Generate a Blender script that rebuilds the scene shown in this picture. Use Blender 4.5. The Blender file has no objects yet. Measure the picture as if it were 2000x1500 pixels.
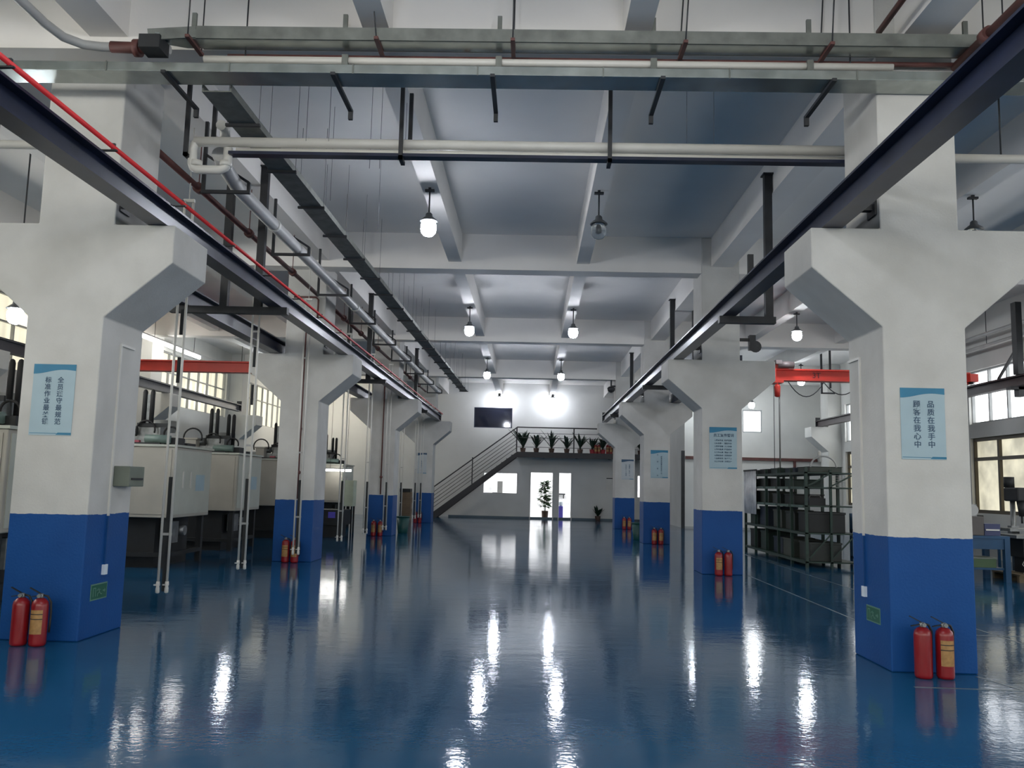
import bpy, bmesh, math, random
from mathutils import Vector, Matrix
random.seed(7)
S = bpy.context.scene
COL = S.collection

# ---------------------------------------------------------------- camera
YAW, PITCH, ROLL, FPX = -0.0247, 0.1173, 0.0243, 1676.8
cy_, sy_, cp_, sp_ = math.cos(YAW), math.sin(YAW), math.cos(PITCH), math.sin(PITCH)
fwd = Vector((sy_*cp_, cy_*cp_, sp_)); rgt = Vector((cy_, -sy_, 0)); upv = rgt.cross(fwd)
r2 = rgt*math.cos(ROLL) + upv*math.sin(ROLL); u2 = -rgt*math.sin(ROLL) + upv*math.cos(ROLL)
cam = bpy.data.cameras.new('camera'); cam.sensor_width = 36; cam.lens = FPX/2000*36
cam.clip_start = 0.05; cam.clip_end = 200
co = bpy.data.objects.new('camera', cam); COL.objects.link(co)
M = Matrix((r2, u2, -fwd)).transposed().to_4x4(); M.translation = Vector((0, 0, 1.6))
co.matrix_world = M
S.camera = co
# ---------------------------------------------------------------- world, exposure
W = bpy.data.worlds.new('world'); S.world = W; W.use_nodes = True
W.node_tree.nodes['Background'].inputs[0].default_value = (0.75, 0.85, 1.0, 1)
W.node_tree.nodes['Background'].inputs[1].default_value = 0.6
S.view_settings.view_transform = 'Standard'
S.view_settings.look = 'None'
S.view_settings.gamma = 1
S.view_settings.exposure = 0.22
S.view_settings.use_curve_mapping = False
S.cycles.max_bounces = 8
S.cycles.diffuse_bounces = 5
S.cycles.glossy_bounces = 4
S.cycles.caustics_reflective = False
S.cycles.caustics_refractive = False
S.cycles.sample_clamp_indirect = 6
S.cycles.use_denoising = True

LAMP_E = 140.0      # radiance of a lit globe
DAY_R = 2.6         # right clerestory panes
DAY_L = 0.95        # curtained left windows
DAY_F = 0.5         # doorway and windows behind the camera

# ---------------------------------------------------------------- materials
def nodes(m):
    m.use_nodes = True; nt = m.node_tree; return nt, nt.nodes['Principled BSDF']
MATS = {}
def mat(name, col, rough=0.6, metal=0.0, var=0.12, scale=3.0, bump=0.0, bscale=60.0, spec=0.5, emit=0.0, ecol=None):
    if name in MATS: return MATS[name]
    m = bpy.data.materials.new(name); nt, b = nodes(m); L = nt.links
    tc = nt.nodes.new('ShaderNodeTexCoord')
    n = nt.nodes.new('ShaderNodeTexNoise'); n.inputs['Scale'].default_value = scale; n.inputs['Detail'].default_value = 5
    L.new(tc.outputs['Object'], n.inputs['Vector'])
    r = nt.nodes.new('ShaderNodeValToRGB')
    r.color_ramp.elements[0].position = 0.3; r.color_ramp.elements[1].position = 0.7
    r.color_ramp.elements[0].color = (*[c*(1-var) for c in col], 1); r.color_ramp.elements[1].color = (*[min(1, c*(1+var)) for c in col], 1)
    L.new(n.outputs['Fac'], r.inputs['Fac']); L.new(r.outputs['Color'], b.inputs['Base Color'])
    b.inputs['Roughness'].default_value = rough; b.inputs['Metallic'].default_value = metal
    b.inputs['Specular IOR Level'].default_value = spec
    if bump:
        n2 = nt.nodes.new('ShaderNodeTexNoise'); n2.inputs['Scale'].default_value = bscale; n2.inputs['Detail'].default_value = 4
        L.new(tc.outputs['Object'], n2.inputs['Vector'])
        bp = nt.nodes.new('ShaderNodeBump'); bp.inputs['Strength'].default_value = bump; bp.inputs['Distance'].default_value = 0.01
        L.new(n2.outputs['Fac'], bp.inputs['Height']); L.new(bp.outputs['Normal'], b.inputs['Normal'])
    if emit:
        b.inputs['Emission Color'].default_value = (*(ecol or col), 1); b.inputs['Emission Strength'].default_value = emit
    MATS[name] = m; return m

WHITE = mat('white_paint', (0.64, 0.64, 0.61), 0.7, var=0.05, scale=1.2, bump=0.15, bscale=40)
CEIL = mat('ceiling_paint', (0.80, 0.785, 0.76), 0.8, var=0.05, scale=0.6, bump=0.1, bscale=25)
BEAMW = mat('beam_paint', (0.76, 0.74, 0.71), 0.75, var=0.05, scale=0.9, bump=0.1, bscale=30)
GREYW = mat('grey_wall_paint', (0.63, 0.63, 0.61), 0.7, var=0.06, scale=0.8)
NAVY = mat('navy_steel_paint', (0.012, 0.017, 0.040), 0.33, var=0.3, scale=4)
BLACKS = mat('dark_steel', (0.018, 0.02, 0.024), 0.5, var=0.3, scale=6)
REDP = mat('red_crane_paint', (0.60, 0.045, 0.03), 0.4, var=0.15, scale=2)
REDC = mat('red_plastic', (0.62, 0.03, 0.035), 0.45, var=0.1)
EXTR = mat('extinguisher_red', (0.23, 0.008, 0.012), 0.3, var=0.15)
EXTY = mat('extinguisher_label', (0.36, 0.20, 0.07), 0.5, var=0.2, scale=25)
EXTW = mat('label_white', (0.6, 0.55, 0.5), 0.5)
BROWN = mat('red_brown_primer', (0.11, 0.04, 0.035), 0.6, var=0.3, scale=5)
PVC = mat('white_pvc', (0.62, 0.61, 0.57), 0.4, var=0.05)
PVCG = mat('grey_insulated_pipe', (0.42, 0.42, 0.41), 0.42, var=0.12, scale=2)
GALV = mat('galvanised_steel', (0.40, 0.43, 0.40), 0.27, metal=0.8, var=0.22, scale=5)
TRAYM = mat('cable_tray_steel', (0.16, 0.17, 0.155), 0.55, metal=0.3, var=0.25, scale=6)
MBODY = mat('machine_beige', (0.40, 0.38, 0.33), 0.5, var=0.06)
MSIDE = mat('machine_grey_green', (0.47, 0.49, 0.43), 0.5, var=0.06)
MDARK = mat('machine_base_black', (0.012, 0.014, 0.016), 0.6, var=0.3)
MMET = mat('machined_metal', (0.22, 0.23, 0.23), 0.4, metal=0.6, var=0.3, scale=8)
RUBB = mat('black_rubber', (0.012, 0.012, 0.013), 0.6)
GREEN = mat('green_rack_paint', (0.010, 0.034, 0.024), 0.5, var=0.3, scale=5)
GREEN2 = mat('green_shelf_edge', (0.07, 0.12, 0.10), 0.5, var=0.3, scale=8)
BIN = mat('teal_plastic', (0.005, 0.065, 0.06), 0.45)
BLUEST = mat('blue_steel_paint', (0.008, 0.055, 0.13), 0.45, var=0.15)
GLASSD = mat('dark_window_glass', (0.012, 0.014, 0.025), 0.06, spec=0.8, var=0.2)
LEAF = mat('leaf_green', (0.012, 0.030, 0.018), 0.5, var=0.4, scale=12)
LEAFB = mat('leaf_bright', (0.04, 0.11, 0.03), 0.5, var=0.4, scale=12)
POT = mat('brown_pot', (0.07, 0.04, 0.03), 0.6)
POTR = mat('red_pot', (0.30, 0.02, 0.03), 0.5)
POSTB = mat('poster_pale_blue', (0.34, 0.46, 0.52), 0.5, var=0.06, scale=3)
POSTT = mat('poster_teal', (0.015, 0.17, 0.30), 0.5, var=0.15)
INK = mat('poster_ink', (0.035, 0.08, 0.14), 0.6)
SIGNG = mat('exit_sign_green', (0.008, 0.10, 0.06), 0.4)
SIGNW = mat('exit_sign_pale', (0.12, 0.24, 0.18), 0.4)
SOCK = mat('socket_white', (0.7, 0.78, 0.85), 0.4)
SHEET = mat('plastic_sheet', (0.8, 0.82, 0.85), 0.3, var=0.25, scale=4)
CARD = mat('brown_carton', (0.20, 0.14, 0.09), 0.8, var=0.15)
CABG = mat('pale_green_cabinet', (0.55, 0.62, 0.48), 0.5)
WOOD = mat('pallet_wood', (0.16, 0.12, 0.07), 0.8, var=0.3)
LINE = mat('pale_floor_line', (0.11, 0.15, 0.18), 0.3, var=0.3, scale=4)
OFFW = mat('office_white', (0.8, 0.8, 0.8), 0.6)
PURP = mat('violet_blue_plastic', (0.10, 0.08, 0.5), 0.4)
BOXG = mat('grey_green_box', (0.14, 0.16, 0.13), 0.6)
BRNF = mat('bronze_window_frame', (0.07, 0.055, 0.035), 0.5)
WHFR = mat('white_window_frame', (0.33, 0.34, 0.34), 0.5)
LGLOW = mat('lit_globe', (0.9, 0.93, 1.0), 0.3, emit=LAMP_E, ecol=(0.86, 0.90, 1.0))
LGLOWA = mat('lit_globe_aisle', (0.9, 0.93, 1.0), 0.3, emit=LAMP_E*0.8, ecol=(0.86, 0.92, 0.98))
TUBE = mat('lit_tube', (0.9, 0.93, 1.0), 0.3, emit=18, ecol=(1.0, 0.98, 0.93))
PANEL = mat('lit_office_panel', (0.9, 0.93, 1.0), 0.3, emit=8.5, ecol=(0.97, 0.98, 1.0))

WIREM = mat('thin_grey_wire', (0.12, 0.12, 0.13), 0.5)
POSTW = mat('poster_off_white', (0.46, 0.50, 0.52), 0.5, var=0.06)
def glass_mat():
    m = bpy.data.materials.new('clear_globe_glass'); nt, b = nodes(m)
    b.inputs['Base Color'].default_value = (0.75, 0.8, 0.82, 1); b.inputs['Roughness'].default_value = 0.15
    b.inputs['Transmission Weight'].default_value = 0.85; b.inputs['IOR'].default_value = 1.3
    return m
GLOBE = glass_mat()

def pane_mat(name, col, e, var, scale, stretch=(1, 1, 1)):
    m = bpy.data.materials.new(name); nt, b = nodes(m); L = nt.links
    tc = nt.nodes.new('ShaderNodeTexCoord'); mp = nt.nodes.new('ShaderNodeMapping'); mp.inputs['Scale'].default_value = stretch
    L.new(tc.outputs['Object'], mp.inputs['Vector'])
    n = nt.nodes.new('ShaderNodeTexNoise'); n.inputs['Scale'].default_value = scale; n.inputs['Detail'].default_value = 3
    L.new(mp.outputs['Vector'], n.inputs['Vector'])
    r = nt.nodes.new('ShaderNodeValToRGB'); r.color_ramp.elements[0].position = 0.35; r.color_ramp.elements[1].position = 0.65
    r.color_ramp.elements[0].color = (*[c*(1-var) for c in col], 1); r.color_ramp.elements[1].color = (*col, 1)
    L.new(n.outputs['Fac'], r.inputs['Fac']); L.new(r.outputs['Color'], b.inputs['Emission Color'])
    b.inputs['Emission Strength'].default_value = e; b.inputs['Base Color'].default_value = (0.3, 0.3, 0.3, 1)
    b.inputs['Roughness'].default_value = 0.25
    MATS[name] = m; return m
PANE_R = pane_mat('daylit_pane', (0.95, 0.98, 1.0), DAY_R, 0.05, 1)
PANE_RL = pane_mat('daylit_lower_pane', (0.85, 0.80, 0.60), 0.85, 0.45, 1.6)
PANE_L = pane_mat('curtained_pane', (1.0, 0.94, 0.70), DAY_L*0.9, 0.22, 1.0, (1, 4, 0.3))
PANE_FH = pane_mat('added_clerestory_glow', (1.0, 0.97, 0.86), 8.0, 0.05, 1)  # unseen high window row, added to brighten the roof beam faces
PANE_R2 = pane_mat('boosted_right_pane', (0.97, 0.98, 1.0), 4.5, 0.05, 1)  # unseen bays near the camera, pane glow raised to lift the ceiling
PANE_L2 = pane_mat('boosted_left_pane', (1.0, 0.98, 0.92), 8.0, 0.05, 1)  # unseen near bays on the left, glow likewise raised for the ceiling
PANE_F = pane_mat('daylit_doorway', (1.0, 0.98, 0.87), DAY_F, 0.05, 1)

def column_mat():
    m = bpy.data.materials.new('column_two_tone_paint'); nt, b = nodes(m); L = nt.links
    g = nt.nodes.new('ShaderNodeNewGeometry'); sx = nt.nodes.new('ShaderNodeSeparateXYZ'); L.new(g.outputs['Position'], sx.inputs[0])
    n = nt.nodes.new('ShaderNodeTexNoise'); n.inputs['Scale'].default_value = 7; n.inputs['Detail'].default_value = 4; L.new(g.outputs['Position'], n.inputs['Vector'])
    a = nt.nodes.new('ShaderNodeMath'); a.operation = 'MULTIPLY_ADD'; a.inputs[1].default_value = 0.035; a.inputs[2].default_value = -0.018
    L.new(n.outputs['Fac'], a.inputs[0])
    ad = nt.nodes.new('ShaderNodeMath'); ad.operation = 'ADD'; L.new(sx.outputs['Z'], ad.inputs[0]); L.new(a.outputs[0], ad.inputs[1])
    lt = nt.nodes.new('ShaderNodeMath'); lt.operation = 'LESS_THAN'; lt.inputs[1].default_value = 1.208; L.new(ad.outputs[0], lt.inputs[0])
    n2 = nt.nodes.new('ShaderNodeTexNoise'); n2.inputs['Scale'].default_value = 1.6; n2.inputs['Detail'].default_value = 6; L.new(g.outputs['Position'], n2.inputs['Vector'])
    r1 = nt.nodes.new('ShaderNodeValToRGB'); r1.color_ramp.elements[0].color = (0.50, 0.495, 0.47, 1); r1.color_ramp.elements[1].color = (0.59, 0.585, 0.56, 1)
    r3 = nt.nodes.new('ShaderNodeValToRGB'); r3.color_ramp.elements[0].color = (0.004, 0.058, 0.225, 1); r3.color_ramp.elements[1].color = (0.006, 0.070, 0.26, 1)
    for r in (r1, r3):
        r.color_ramp.elements[0].position = 0.35; r.color_ramp.elements[1].position = 0.65; L.new(n2.outputs['Fac'], r.inputs['Fac'])
    mx = nt.nodes.new('ShaderNodeMix'); mx.data_type = 'RGBA'; L.new(lt.outputs[0], mx.inputs['Factor']); L.new(r1.outputs['Color'], mx.inputs[6]); L.new(r3.outputs['Color'], mx.inputs[7])
    L.new(mx.outputs[2], b.inputs['Base Color'])
    mr = nt.nodes.new('ShaderNodeMapRange'); mr.inputs['To Min'].default_value = 0.75; mr.inputs['To Max'].default_value = 0.5; b.inputs['Specular IOR Level'].default_value = 0.25; L.new(lt.outputs[0], mr.inputs['Value']); L.new(mr.outputs[0], b.inputs['Roughness'])
    n3 = nt.nodes.new('ShaderNodeTexNoise'); n3.inputs['Scale'].default_value = 45; L.new(g.outputs['Position'], n3.inputs['Vector'])
    bp = nt.nodes.new('ShaderNodeBump'); bp.inputs['Strength'].default_value = 0.2; bp.inputs['Distance'].default_value = 0.01; L.new(n3.outputs['Fac'], bp.inputs['Height']); L.new(bp.outputs['Normal'], b.inputs['Normal'])
    return m
COLM = column_mat()

def floor_mat():
    m = bpy.data.materials.new('blue_epoxy_floor'); nt, b = nodes(m); L = nt.links
    g = nt.nodes.new('ShaderNodeNewGeometry')
    n = nt.nodes.new('ShaderNodeTexNoise'); n.inputs['Scale'].default_value = 0.5; n.inputs['Detail'].default_value = 6; L.new(g.outputs['Position'], n.inputs['Vector'])
    r = nt.nodes.new('ShaderNodeValToRGB'); r.color_ramp.elements[0].color = (0.008, 0.066, 0.150, 1); r.color_ramp.elements[1].color = (0.013, 0.088, 0.190, 1)
    r.color_ramp.elements[0].position = 0.35; r.color_ramp.elements[1].position = 0.65
    L.new(n.outputs['Fac'], r.inputs['Fac']); L.new(r.outputs['Color'], b.inputs['Base Color'])
    rr = nt.nodes.new('ShaderNodeMapRange'); rr.inputs['From Min'].default_value = 0.3; rr.inputs['From Max'].default_value = 0.7; rr.inputs['To Min'].default_value = 0.05; rr.inputs['To Max'].default_value = 0.10
    L.new(n.outputs['Fac'], rr.inputs['Value']); L.new(rr.outputs[0], b.inputs['Roughness'])
    b.inputs['Specular IOR Level'].default_value = 0.28; b.inputs['Specular Tint'].default_value = (0.62, 0.78, 1.0, 1)
    def nz(scale, stretch):
        mp = nt.nodes.new('ShaderNodeMapping'); mp.inputs['Scale'].default_value = stretch; L.new(g.outputs['Position'], mp.inputs['Vector'])
        q = nt.nodes.new('ShaderNodeTexNoise'); q.inputs['Scale'].default_value = scale; q.inputs['Detail'].default_value = 3; L.new(mp.outputs['Vector'], q.inputs['Vector']); return q
    q1 = nz(1.1, (0.6, 1.0, 1)); q2 = nz(26, (1, 1, 1)); q3 = nz(5, (0.5, 1, 1))
    b1 = nt.nodes.new('ShaderNodeBump'); b1.inputs['Strength'].default_value = 1; b1.inputs['Distance'].default_value = 0.0030; L.new(q1.outputs['Fac'], b1.inputs['Height'])
    b3 = nt.nodes.new('ShaderNodeBump'); b3.inputs['Strength'].default_value = 1; b3.inputs['Distance'].default_value = 0.0016; L.new(q3.outputs['Fac'], b3.inputs['Height']); L.new(b1.outputs['Normal'], b3.inputs['Normal'])
    b2 = nt.nodes.new('ShaderNodeBump'); b2.inputs['Strength'].default_value = 1; b2.inputs['Distance'].default_value = 0.0007; L.new(q2.outputs['Fac'], b2.inputs['Height']); L.new(b3.outputs['Normal'], b2.inputs['Normal'])
    L.new(b2.outputs['Normal'], b.inputs['Normal'])
    return m
FLOORM = floor_mat()

# ---------------------------------------------------------------- builders
class MB:
    def __init__(s): s.v = []; s.f = []; s.sm = []
    def add(s, vs, fs, smooth=False):
        o = len(s.v); s.v += [tuple(v) for v in vs]; s.f += [tuple(i+o for i in f) for f in fs]; s.sm += [smooth]*len(fs); return s
    def box(s, x0, x1, y0, y1, z0, z1):
        return s.add([(x, y, z) for z in (z0, z1) for y in (y0, y1) for x in (x0, x1)],
                     [(0, 2, 3, 1), (4, 5, 7, 6), (0, 1, 5, 4), (2, 6, 7, 3), (0, 4, 6, 2), (1, 3, 7, 5)])
    def prism(s, poly, axis, a0, a1):
        n = len(poly); mk = {'y': lambda p, a: (p[0], a, p[1]), 'x': lambda p, a: (a, p[0], p[1]), 'z': lambda p, a: (p[0], p[1], a)}[axis]
        return s.add([mk(p, a0) for p in poly]+[mk(p, a1) for p in poly],
                     [tuple(range(n))[::-1], tuple(range(n, 2*n))]+[(i, (i+1) % n, (i+1) % n+n, i+n) for i in range(n)])
    def bar(s, p, q, w, h, up=(0, 0, 1)):
        p, q = Vector(p), Vector(q); d = (q-p).normalized(); up = Vector(up)
        if abs(d.dot(up)) > 0.99: up = Vector((1, 0, 0))
        a = d.cross(up).normalized()*w/2; b = a.cross(d).normalized()*h/2
        return s.add([p-a-b, p+a-b, p+a+b, p-a+b, q-a-b, q+a-b, q+a+b, q-a+b],
                     [(0, 1, 2, 3), (7, 6, 5, 4), (0, 4, 5, 1), (1, 5, 6, 2), (2, 6, 7, 3), (3, 7, 4, 0)])
    def tube(s, pts, r, n=12, closed=False, r2=None):
        pts = [Vector(p) for p in pts]; m = len(pts); vs = []; prev = None
        for i, p in enumerate(pts):
            if closed: t = (pts[(i+1) % m]-pts[i-1]).normalized()
            else: t = (pts[min(i+1, m-1)]-pts[max(i-1, 0)]).normalized()
            if prev is None: a = t.orthogonal().normalized()
            else: a = (prev-t*prev.dot(t)).normalized()
            prev = a; b = t.cross(a); rr = r if r2 is None else r+(r2-r)*i/(m-1)
            for k in range(n):
                an = 2*math.pi*k/n; vs.append(p+a*math.cos(an)*rr+b*math.sin(an)*rr)
        fs = []
        for i in range(m if closed else m-1):
            for k in range(n):
                j = (i+1) % m; fs.append((i*n+k, i*n+(k+1) % n, j*n+(k+1) % n, j*n+k))
        s.add(vs, fs, True)
        if not closed:
            o = len(s.v)-m*n; s.f += [tuple(o+k for k in range(n))[::-1], tuple(o+(m-1)*n+k for k in range(n))]; s.sm += [False]*2
        return s
    def cyl(s, p, q, r, n=16, r2=None): return s.tube([p, q], r, n, r2=r2)
    def lathe(s, prof, c=(0, 0, 0), n=20):
        vs = []; m = len(prof)
        for r, z in prof:
            for k in range(n):
                a = 2*math.pi*k/n; vs.append((c[0]+r*math.cos(a), c[1]+r*math.sin(a), c[2]+z))
        fs = [(i*n+k, i*n+(k+1) % n, (i+1)*n+(k+1) % n, (i+1)*n+k) for i in range(m-1) for k in range(n)]
        s.add(vs, fs, True); o = len(s.v)-m*n
        s.f += [tuple(o+k for k in range(n))[::-1], tuple(o+(m-1)*n+k for k in range(n))]; s.sm += [False]*2
        return s
    def ibeam_y(s, xc, z0, z1, y0, y1, w, t=0.02):
        h = t/2; return s.prism([(xc-w/2, z0), (xc+w/2, z0), (xc+w/2, z0+t), (xc+h, z0+t), (xc+h, z1-t), (xc+w/2, z1-t), (xc+w/2, z1), (xc-w/2, z1), (xc-w/2, z1-t), (xc-h, z1-t), (xc-h, z0+t), (xc-w/2, z0+t)], 'y', y0, y1)
    def build(s, name, m, parent=None, bevel=0):
        me = bpy.data.meshes.new(name)
        off = Vector(parent.get('_o', (0, 0, 0))) if parent is not None else Vector()
        me.from_pydata([tuple(Vector(v)-off) for v in s.v], [], s.f); me.update()
        me.polygons.foreach_set('use_smooth', s.sm)
        bm = bmesh.new(); bm.from_mesh(me); bmesh.ops.recalc_face_normals(bm, faces=bm.faces); bm.to_mesh(me); bm.free()
        me.materials.append(m)
        o = bpy.data.objects.new(name, me); COL.objects.link(o)
        if parent is not None: o.parent = parent; o['_o'] = tuple(off)
        if bevel:
            md = o.modifiers.new('bevel', 'BEVEL'); md.width = bevel; md.segments = 2; md.limit_method = 'ANGLE'
        return o

def tag(o, label, cat, group=None, kind=None):
    o['label'] = label; o['category'] = cat
    if group: o['group'] = group
    if kind: o['kind'] = kind
    return o
ROOTS = []
def thing(name, label, cat, loc=(0, 0, 0), group=None):
    o = bpy.data.objects.new(name, None); COL.objects.link(o); o.location = loc; o.empty_display_size = 0.1
    o['_o'] = tuple(float(c) for c in loc); ROOTS.append(o)
    return tag(o, label, cat, group)
def struct(o): o['kind'] = 'structure'; return o
def dup(root, loc, label):
    r = root.copy(); COL.objects.link(r); r.location = loc; r['label'] = label
    for ch in list(root.children):
        c = ch.copy(); COL.objects.link(c); c.parent = r
        for g in list(ch.children):
            d = g.copy(); COL.objects.link(d); d.parent = c
    return r
def text_mesh(body, size, fn, name, m, parent, lsp=1.0):
    cu = bpy.data.curves.new('t', 'FONT'); cu.body = body; cu.size = size; cu.align_x = 'CENTER'; cu.align_y = 'CENTER'; cu.space_line = lsp; cu.extrude = 0.001; cu.offset = size*0.012
    o = bpy.data.objects.new('t', cu); COL.objects.link(o)
    dg = bpy.context.evaluated_depsgraph_get(); me = bpy.data.meshes.new_from_object(o.evaluated_get(dg))
    bpy.data.objects.remove(o); me.transform(fn); me.materials.clear(); me.materials.append(m); me.name = name
    t = bpy.data.objects.new(name, me); COL.objects.link(t); t.parent = parent; return t
def wall_holes(name, m, axis, a0, a1, u0, u1, z0, z1, holes):
    """wall slab between a0 and a1 on axis ('x' or 'y'), spanning u0..u1 and z0..z1, with rectangular holes"""
    us = sorted({u0, u1, *[h[0] for h in holes], *[h[1] for h in holes]}); zs = sorted({z0, z1, *[h[2] for h in holes], *[h[3] for h in holes]})
    mb = MB()
    for i in range(len(us)-1):
        run = None
        for j in range(len(zs)-1):
            uc = (us[i]+us[i+1])/2; zc = (zs[j]+zs[j+1])/2
            if any(h[0] < uc < h[1] and h[2] < zc < h[3] for h in holes):
                continue
            if axis == 'x': mb.box(a0, a1, us[i], us[i+1], zs[j], zs[j+1])
            else: mb.box(us[i], us[i+1], a0, a1, zs[j], zs[j+1])
    return struct(mb.build(name, m))

# ================================================================ the building
ZC, ZM, ZS = 6.607, 5.882, 6.03          # ceiling, main beam underside, secondary beam underside
XW, YB, YN = 12.0, 42.3, -9.0
RY = [8.11, 16.79, 25.47, 34.15]; RX = [3.307]*4
LY = [8.40, 17.10, 26.00, 35.00]; LX = [-4.33, -4.30, -4.15, -4.02]; LW = [0.776, 0.776, 0.76, 0.72]
D = 0.888; BAY = 8.68
MID = [12.45, 21.13, 29.81, 38.4]

struct(MB().box(-12.6, XW+0.4, YN-0.2, 47.2, -0.3, 0).build('floor', FLOORM))
struct(MB().box(-12.6, XW+0.4, YN-0.2, YB+0.2, ZC, ZC+0.25).build('ceiling', CEIL))

# ---- outer walls with window openings
def bay_ranges(ys): return ys
WL = [(-7.6, -0.9), (0.6, 7.7), (9.3, 16.4), (17.95, 25.1), (26.7, 33.75), (35.4, 41.9)]
holesL = [(a, b, 4.0, 5.75) for a, b in WL]
wall_holes('wall_left', WHITE, 'x', -12.5, -12.2, YN, YB, 0, ZC, holesL)
WR = [(-7.6, -0.9), (0.6, 7.7), (9.3, 16.4), (17.6, 23.8), (26.6, 33.2)]
holesR = [h for a, b in WR for h in ((a, b, 3.55, 5.0), (a, b, 1.16, 3.17))]
wall_holes('wall_right', WHITE, 'x', XW, XW+0.3, YN, YB, 0, ZC, holesR)
# the wall behind the camera: big doorway and windows, plus a glowing high row added to light the beams
holesN = [(-3.5, 3.5, 0, 4.3), (-11.5, -5.5, 1.2, 4.3), (5.5, 11.5, 1.2, 4.3), (-11.5, 11.5, 4.9, 6.54)]
wall_holes('wall_front', WHITE, 'y', YN-0.2, YN, -12.5, XW+0.3, 0, ZC, holesN)
# the far wall: office door, glazed side light, office window, slit window, high dark window
holesB = [(-0.01, 1.06, 0, 2.25), (1.38, 1.96, 0, 2.25), (-2.35, -0.66, 1.18, 2.21), (5.18, 5.50, 1.13, 2.23), (-2.88, -0.99, 4.39, 5.39)]
wall_holes('wall_back', GREYW, 'y', YB, YB+0.2, -12.5, 7.2, 0, ZC, holesB)
wall_holes('wall_back_right', WHITE, 'y', 36.0, 36.2, 6.37, XW, 0, ZC, [(8.78, 9.6, 4.02, 4.97)])
struct(MB().box(6.37, 6.55, 36.2, YB, 0, ZC).build('wall_partition_right', GREYW))

win_n = [0]
def side_window(x, s, a, b, z0, z1, ncol, nrow, fm, pm, fw=0.05, rows=None):
    """x = inner wall face, s = +1 when the outside lies at greater x"""
    win_n[0] += 1
    mb = MB(); d = 0.08
    x0, x1 = (x+0.08*s, x+(0.08+d)*s) if s > 0 else (x-0.08-d, x-0.08)
    mb.box(x0, x1, a, b, z0, z0+fw); mb.box(x0, x1, a, b, z1-fw, z1)
    for i in range(ncol+1):
        y = a+(b-a)*i/ncol; mb.box(x0, x1, max(a, y-fw/2), min(b, y+fw/2), z0+fw, z1-fw)
    for zz in (rows if rows else [z0+(z1-z0)*j/nrow for j in range(1, nrow)]):
        for i in range(ncol):
            ya = a+(b-a)*i/ncol+fw/2; yb = a+(b-a)*(i+1)/ncol-fw/2
            mb.box(x0, x1, ya, yb, zz-fw/2, zz+fw/2)
    w = struct(mb.build('window_%d' % win_n[0], fm))
    xp = x+0.19*s
    MB().box(min(xp, xp+0.01*s), max(xp, xp+0.01*s), a, b, z0, z1).build('window_pane', pm, w)
    return w
for a, b in WL: side_window(-12.2, -1, a, b, 4.0, 5.75, 8, 2, WHFR, PANE_L if a > 17 else PANE_L2, 0.035, rows=[5.1])
for a, b in WR:
    side_window(XW, 1, a, b, 3.55, 5.0, 7, 2, WHFR, PANE_R if a > 17 else PANE_R2, 0.05, rows=[4.42])
    side_window(XW, 1, a, b, 1.16, 3.17, 5, 2, BRNF, PANE_RL if a > 17 else PANE_R, 0.09, rows=[2.60])
for a, b, z0, z1 in holesN:
    win_n[0] += 1
    mb = MB(); n = 6
    for i in range(n+1):
        x = a+(b-a)*i/n; mb.box(max(a, x-0.03), min(b, x+0.03), YN-0.14, YN-0.06, z0, z1)
    mb.box(a, b, YN-0.14, YN-0.06, z1-0.06, z1)
    w = struct(mb.build('window_%d' % win_n[0], WHFR)); MB().box(a, b, YN-0.19, YN-0.18, z0, z1).build('window_pane', PANE_FH if z0 > 4.5 else PANE_F, w)
# far wall windows
win_n[0] += 1; mb = MB()
for x0, x1, z0, z1 in ((-2.88, -0.99, 4.39, 4.43), (-2.88, -0.99, 5.35, 5.39), (-2.88, -2.84, 4.43, 5.35), (-1.03, -0.99, 4.43, 5.35)): mb.box(x0, x1, YB+0.02, YB+0.08, z0, z1)
w = struct(mb.build('window_%d' % win_n[0], NAVY)); MB().box(-2.84, -1.03, YB+0.04, YB+0.05, 4.43, 5.35).build('window_pane', GLASSD, w)
for (x0, x1, z0, z1) in ((-2.35, -0.66, 1.18, 2.21), (5.18, 5.50, 1.13, 2.23)):
    win_n[0] += 1; mb = MB()
    for a in ((x0, x1, z0, z0+.03), (x0, x1, z1-.03, z1), (x0, x0+.03, z0+.03, z1-.03), (x1-.03, x1, z0+.03, z1-.03)): mb.box(a[0], a[1], YB+0.06, YB+0.12, a[2], a[3])
    struct(mb.build('window_%d' % win_n[0], WHFR))
win_n[0] += 1
mb = MB()
for a in ((8.78, 9.6, 4.02, 4.07), (8.78, 9.6, 4.92, 4.97), (8.78, 8.83, 4.07, 4.92), (9.55, 9.6, 4.07, 4.92)): mb.box(a[0], a[1], 36.05, 36.12, a[2], a[3])
w = struct(mb.build('window_%d' % win_n[0], WHFR)); MB().box(8.78, 9.6, 36.15, 36.16, 4.02, 4.97).build('window_pane', PANE_R, w)
# door frames on the far wall
for i, (x0, x1) in enumerate(((-0.01, 1.06), (1.38, 1.96))):
    mb = MB().box(x0-0.05, x0, YB-0.03, YB+0.1, 0, 2.30).box(x1, x1+0.05, YB-0.03, YB+0.1, 0, 2.30).box(x0, x1, YB-0.03, YB+0.1, 2.25, 2.30)
    struct(mb.build('door_%d' % (i+1), GREYW))
struct(MB().box(-4.0, 6.3, YB-0.02, YB, 0, 0.09).build('baseboard_back', mat('skirting_blue_grey', (0.06, 0.10, 0.13), 0.4)))
struct(MB().box(6.37, XW, 35.97, 36.0, 0, 0.09).build('baseboard_back_right', mat('skirting_pale', (0.4, 0.4, 0.38), 0.5)))
struct(MB().box(6.25, 6.37, 35.95, 36.15, 0, 3.2).build('trim_1', BLACKS))
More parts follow.
